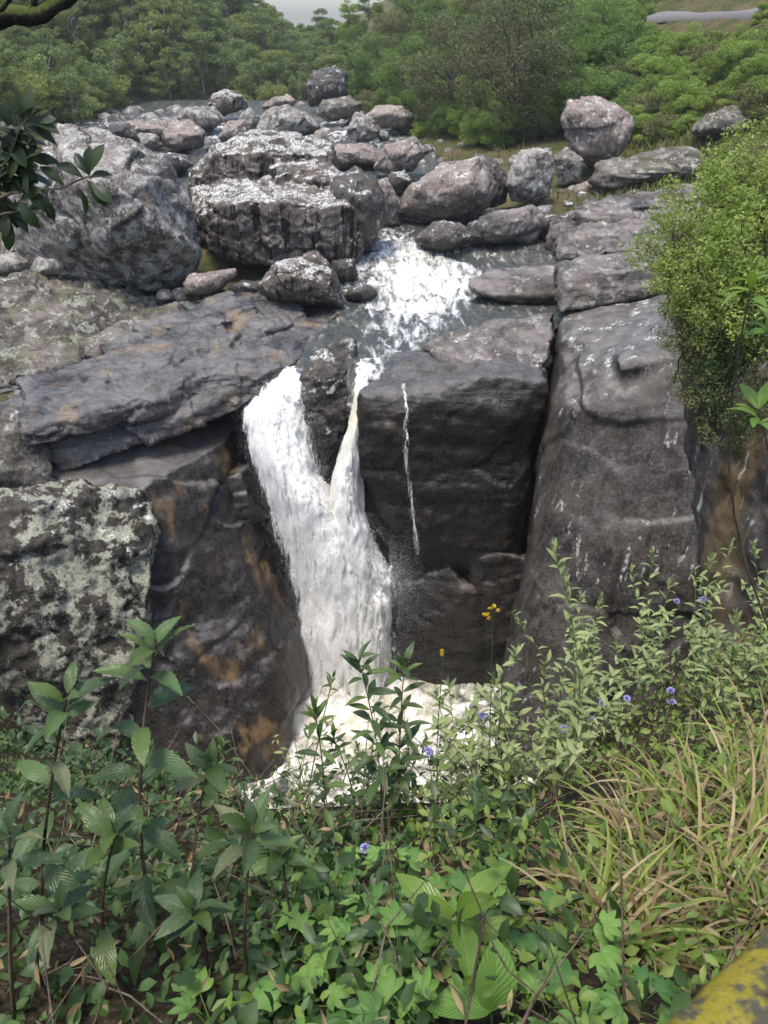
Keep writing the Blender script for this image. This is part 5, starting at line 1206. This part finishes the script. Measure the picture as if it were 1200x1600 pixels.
for k in range(3):
    V, F, T = tussock_mesh(300 + k, 44, .44, .0052); m1 = mesh_from('dry_blades', V, F); add_attr(m1, 'tint', T); m1.materials.append(M['dry'])
    V, F, T = tussock_mesh(320 + k, 34, .45, .0048); m2 = mesh_from('green_blades', V, F); add_attr(m2, 'tint', T); m2.materials.append(M['grass']); tus.append((m1, m2))
TU = [(1010, 1400), (1070, 1350), (1130, 1380), (1180, 1330), (960, 1440), (1050, 1470), (1120, 1460), (1190, 1450), (980, 1330), (1150, 1260), (1100, 1290), (1200, 1230), (920, 1480), (1180, 1180), (1040, 1270), (900, 1400), (1000, 1500)]
TUO = []
for i, (px, py) in enumerate(TU):
    b = on_bank(px, py); e = tag(empty('grass_tussock', b, rnd.uniform(0, 6.28)), 'half dry grass tussock with drooping tan blades at the lower right', 'grass tussock', 'half dry grass tussocks at the lower right')
    TUO.append((px, py, e)); s = rnd.uniform(.75, 1.1); e.scale = (s, s, s); a, c = tus[i % 3]
    tag(obj('dry_blades', a, None, e), kind='stuff'); tag(obj('green_blades', c, None, e), kind='stuff')
number_rows(TUO, [1300, 1425], ['in the back row under the silver shrubs', 'in the middle row', 'in the front row beside the yellow parapet'], 'half dry grass tussock')
def litter(n, seed):
    rs = np.random.RandomState(seed); V, F, T = [], [], []
    for k in range(n):
        y = rs.uniform(.5, 4.5); x = rs.uniform(-.62, .66) * (y + .9); p = np.array((x, y, float(bank_z(x, y)) + rs.uniform(0, .22)))
        nrm = rs.normal(size=3) + np.array((0, -.3, .8)); nrm /= np.linalg.norm(nrm); a = np.cross(nrm, rs.normal(size=3)); a /= np.linalg.norm(a); b = np.cross(nrm, a); L = rs.uniform(.025, .07); W = L * rs.uniform(.15, .38); q0 = 8 * k; up = nrm * W * .35; cu = nrm * L * rs.uniform(-.2, .3)
        V += [p - a * L * .5 + cu, p - a * L * .15 + b * W * .5 + up, p + a * L * .2 + b * W * .42 + up, p + a * L * .5 + cu, p + a * L * .2 - b * W * .42 + up, p - a * L * .15 - b * W * .5 + up, p - a * L * .15, p + a * L * .2]
        F += [(q0, q0 + 6, q0 + 1), (q0 + 6, q0 + 7, q0 + 2), (q0 + 6, q0 + 2, q0 + 1), (q0, q0 + 5, q0 + 6), (q0 + 6, q0 + 5, q0 + 4), (q0 + 6, q0 + 4, q0 + 7), (q0 + 7, q0 + 3, q0 + 2), (q0 + 7, q0 + 4, q0 + 3)]; T += [rs.uniform()] * 8
    me = mesh_from('leaf_litter', V, F, smooth=False); add_attr(me, 'tint', T); return me
tag(obj('leaf_litter', litter(1500, 41), M['dry']), 'dead brown leaves caught among the bank plants', 'leaf litter', None, 'stuff')

# ------------------------------------------------------------------ near rock wall and hanging bush at the right
rock('bank_wall', [[P(1085, 560, 12), P(1095, 640, 11.2), P(1105, 760, 10.4), P(1120, 900, 9.6), P(1130, 1100, 8.6), P(1060, 480, 13.5), P(1120, 400, 15), P(1250, 330, 15), P(1500, 300, 15), P(1500, 600, 9), P(1500, 1100, 7), P(1250, 560, 9.8), P(1250, 1100, 7.5), P(1500, 1100, 16), P(1130, 1100, 15)]],
     'bank_wall', 'dark brown rock wall under the hanging bush at the right edge', None, None, 'structure', voxel=.07, smooth=4, layers=((.3, .3), (1, .12), (3, .05)), seed=80)
hb = [tree_proto(400 + k, 1.5, .95, 'bush', 5000, .068, ('shrub_leaf', 'shrub_bright', 'shrub_leaf')[k], 'stem_brown', clumps=70, flat=1.0, rs_=.55) for k in range(3)]
hd = [tree_proto(410, 1.3, .8, 'bush', 4200, .05, 'herb_dark', 'stem_brown', clumps=50, flat=1.0, rs_=.6), tree_proto(411, 1.3, .8, 'bush', 4200, .05, 'hill_olive', 'stem_brown', clumps=50, flat=1.0, rs_=.6)]
HB = [(1110, 330, 14, 0, 1.0), (1180, 300, 13.5, 1, 1.1), (1060, 380, 13, 2, .85), (1130, 420, 12.5, 0, 1.0), (1190, 400, 12, 1, 1.1), (1085, 440, 12.3, 2, .8), (1150, 480, 11.6, 0, .95), (1200, 500, 11.2, 1, 1.0), (1220, 260, 14, 2, 1.2), (1190, 350, 13, 0, 1.0), (1240, 430, 11.5, 2, 1.2),
      (1105, 530, 11.7, 4, .8), (1160, 570, 11, 3, .95), (1200, 620, 10.4, 3, .9), (1130, 600, 11.1, 4, .8), (1230, 560, 10.6, 3, 1.0), (1090, 590, 11.6, 4, .55), (1150, 660, 10.6, 4, .7), (1190, 700, 10.2, 3, .8), (1110, 640, 11.2, 3, .5), (1225, 660, 10, 3, .9), (1070, 520, 12, 4, .6), (1170, 520, 11, 3, .9)]
HBO = []
for px, py, Yd, k, s in HB:
    pr = (hb + hd)[k]; p = P(px, py, Yd); e = plant_tree(pr, p - np.array((0, 0, .8 * s)), s, rnd.uniform(0, 6.28), 'hanging_bush', ['pale green leafy bush spilling over the right hand wall'] * 3 and (['pale green leafy bush spilling over the right hand wall', 'pale green leafy bush spilling over the right hand wall', 'pale green leafy bush spilling over the right hand wall', 'dark green bush low on the right hand wall', 'brown olive bush hanging on the right hand wall'][k]), 'bush', 'bushes spilling over the right hand wall'); HBO.append((px, py, e, k))
for ks, nm in (((0, 1, 2), 'pale green leafy bush'), ((3,), 'dark green bush'), ((4,), 'brown olive bush')): number_rows([h for h in HBO if h[3] in ks], [360, 470, 580], ['atop the right hand wall', 'spilling over the right hand wall', 'halfway down the right hand wall', 'lowest on the right hand wall'], nm)

# ------------------------------------------------------------------ tree at the upper left edge
M['bark_moss'] = bark_mat('bark_moss', (.012, .010, .008), (.05, .042, .03), moss=.8)
tb = np.array((-3.3, 3.6, bz(-3.3, 3.6)))
te = tag(empty('overhanging_tree', tb), 'dark mossy branch and leafy twigs of a tree at the upper left edge', 'tree')
parts = [limb((0, 0, -.3), P(-230, 0, 3.6) - tb + np.array((0, 0, .6)), .14, .09, np.random.RandomState(1), 8, .02)]
v, f = join_arrays(parts); obj('trunk', mesh_from('trunk', v, f), M['bark_moss'], te)
def tl(px, py, Y): return P(px, py, Y) - tb
def path(ps, r0, r1): 
    ps = np.array(ps); tt = np.linspace(0, len(ps) - 1, 14); q = np.stack([np.interp(tt, range(len(ps)), ps[:, c]) for c in range(3)], 1); q[1:-1] += np.random.RandomState(4).normal(size=(12, 3)) * r0 * .12
    return tube(q, np.linspace(r0, r1, 14), 8)
v, f = join_arrays([path([tl(-230, 90, 3.6), tl(-80, 45, 3.7), tl(0, 28, 3.8), tl(60, 22, 3.8), tl(110, -8, 3.9), tl(160, -60, 3.9)], .042, .03), path([tl(50, 22, 3.8), tl(52, 0, 3.8), tl(60, -40, 3.8)], .018, .012), path([tl(-60, 40, 3.7), tl(0, 15, 3.7), tl(25, -15, 3.7)], .014, .010)])
obj('branch', mesh_from('branch', v, f), M['bark_moss'], te)
TW = [[(-200, 420, 3.2), (-60, 330, 3.2), (30, 298, 3.3), (90, 296, 3.3), (140, 275, 3.3)], [(-200, 260, 3.2), (-40, 235, 3.3), (25, 205, 3.4), (45, 185, 3.4)], [(-150, 350, 3.2), (-20, 340, 3.25), (50, 325, 3.3), (68, 310, 3.3)], [(-150, 280, 3.2), (-30, 275, 3.2), (20, 250, 3.3)]]
for tw in TW:
    q = np.array([tl(*c) for c in tw]); v, f = path(q, .008, .003); obj('twig', mesh_from('twig', v, f), M['stem_brown'], te)
OL = [(140, 275, (.1, .3, 1)), (140, 275, (-.5, .2, .8)), (140, 272, (.5, .2, .7)), (138, 280, (.9, .1, .3)), (140, 285, (.7, -.2, -.6)), (135, 280, (.5, 0, -.8)), (132, 280, (-.7, 0, .5)), (120, 290, (.2, 0, -1)), (70, 305, (.1, 0, -1)), (65, 310, (.4, 0, -.9)), (100, 292, (-.6, 0, .7)),
      (45, 187, (.2, .2, .8)), (48, 185, (.8, .1, .4)), (42, 188, (-.5, .2, .8)), (50, 190, (1, 0, .05)), (45, 192, (.9, -.2, -.2)), (38, 192, (-.2, .2, 1)), (30, 200, (.5, 0, -.8)), (35, 198, (.9, 0, -.3)), (20, 205, (-.3, 0, .9)), (15, 210, (.4, -.2, -.9)), (10, 215, (-.8, 0, .3)),
      (25, 250, (.8, 0, .2)), (20, 250, (.3, 0, -.9)), (22, 252, (.6, 0, -.6)), (5, 255, (-.4, 0, -.8)), (0, 265, (.5, 0, .5)), (10, 258, (.9, 0, -.5)), (0, 240, (.6, 0, .6)), (-5, 230, (.8, 0, -.4)), (5, 225, (.3, 0, -1)), (12, 222, (1, 0, 0)), (18, 230, (.5, .2, .7)),
      (-10, 300, (.6, 0, -.7)), (0, 310, (.2, 0, -1)), (10, 320, (.9, 0, -.2)), (20, 322, (.7, 0, -.7)), (15, 300, (.8, 0, .4)), (-5, 285, (.9, 0, .1)), (-20, 330, (.3, 0, -.9)), (35, 310, (1, 0, .1)), (5, 275, (.7, 0, -.5)), (20, 280, (.9, .2, .3)), (25, 265, (.6, .1, -.8)), (-10, 250, (.9, .1, .2))]
rx = random.Random(66)
for k in range(60): OL.append((rx.uniform(-25, 45) - (8 if k % 2 else 0), rx.uniform(185, 345), (rx.uniform(-.3, 1), rx.uniform(-.3, .3), rx.uniform(-1, .6))))
for px, py, d in OL: put_leaf(te, rnd.choice(LO), tl(px, py, 3.3), d, rnd.uniform(.085, .13), rnd, up=(.2, -.5, .8), roll=.4)

# ------------------------------------------------------------------ lichen covered parapet in the lower right corner
t = NT('parapet_lichen'); pos = t.n('NewGeometry').outputs['Position']
n1 = t.noise(pos, 22, 6, .7); n2 = t.noise(pos, 60, 5, .7); n3 = t.noise(pos, 9, 3, .6)
c_ = t.mix(t.ramp(n1, .45, .54), (.21, .175, .025), (.07, .066, .045)); c_ = t.mix(t.ramp(n3, .52, .62), c_, (.025, .024, .018)); c_ = t.mix(t.ramp(n2, .55, .7, 0, .5), c_, (.28, .24, .06))
s_ = t.bsdf(Base_Color=c_, Roughness=.95, Normal=t.n('Bump', {'Height': n2, 'Strength': .8, 'Distance': .01}).outputs[0], Specular_IOR_Level=.1); t.t.links.new(s_.outputs[0], t.out.inputs[0]); M['parapet'] = t.m
C0 = np.array((0, 0, CAMZ)); a_ = C0 + ray(1000, 1625) * .66; b_ = C0 + ray(1250, 1370) * .80; dv = b_ - a_; a_ = a_ - dv * 1.2; b_ = b_ + dv * 3
nx = np.cross(dv, (0, 0, 1)); nx /= np.linalg.norm(nx)
rock('parapet', [[a_, b_, a_ + nx * .30, b_ + nx * .30, a_ - np.array((0, 0, .5)), b_ - np.array((0, 0, .5)), a_ + nx * .3 - np.array((0, 0, .5)), b_ + nx * .3 - np.array((0, 0, .5))]], 'parapet', 'old parapet wall crusted with yellow lichen in the lower right corner', 'wall', voxel=.02, smooth=5, layers=((6, .008), (20, .004)), seed=90)
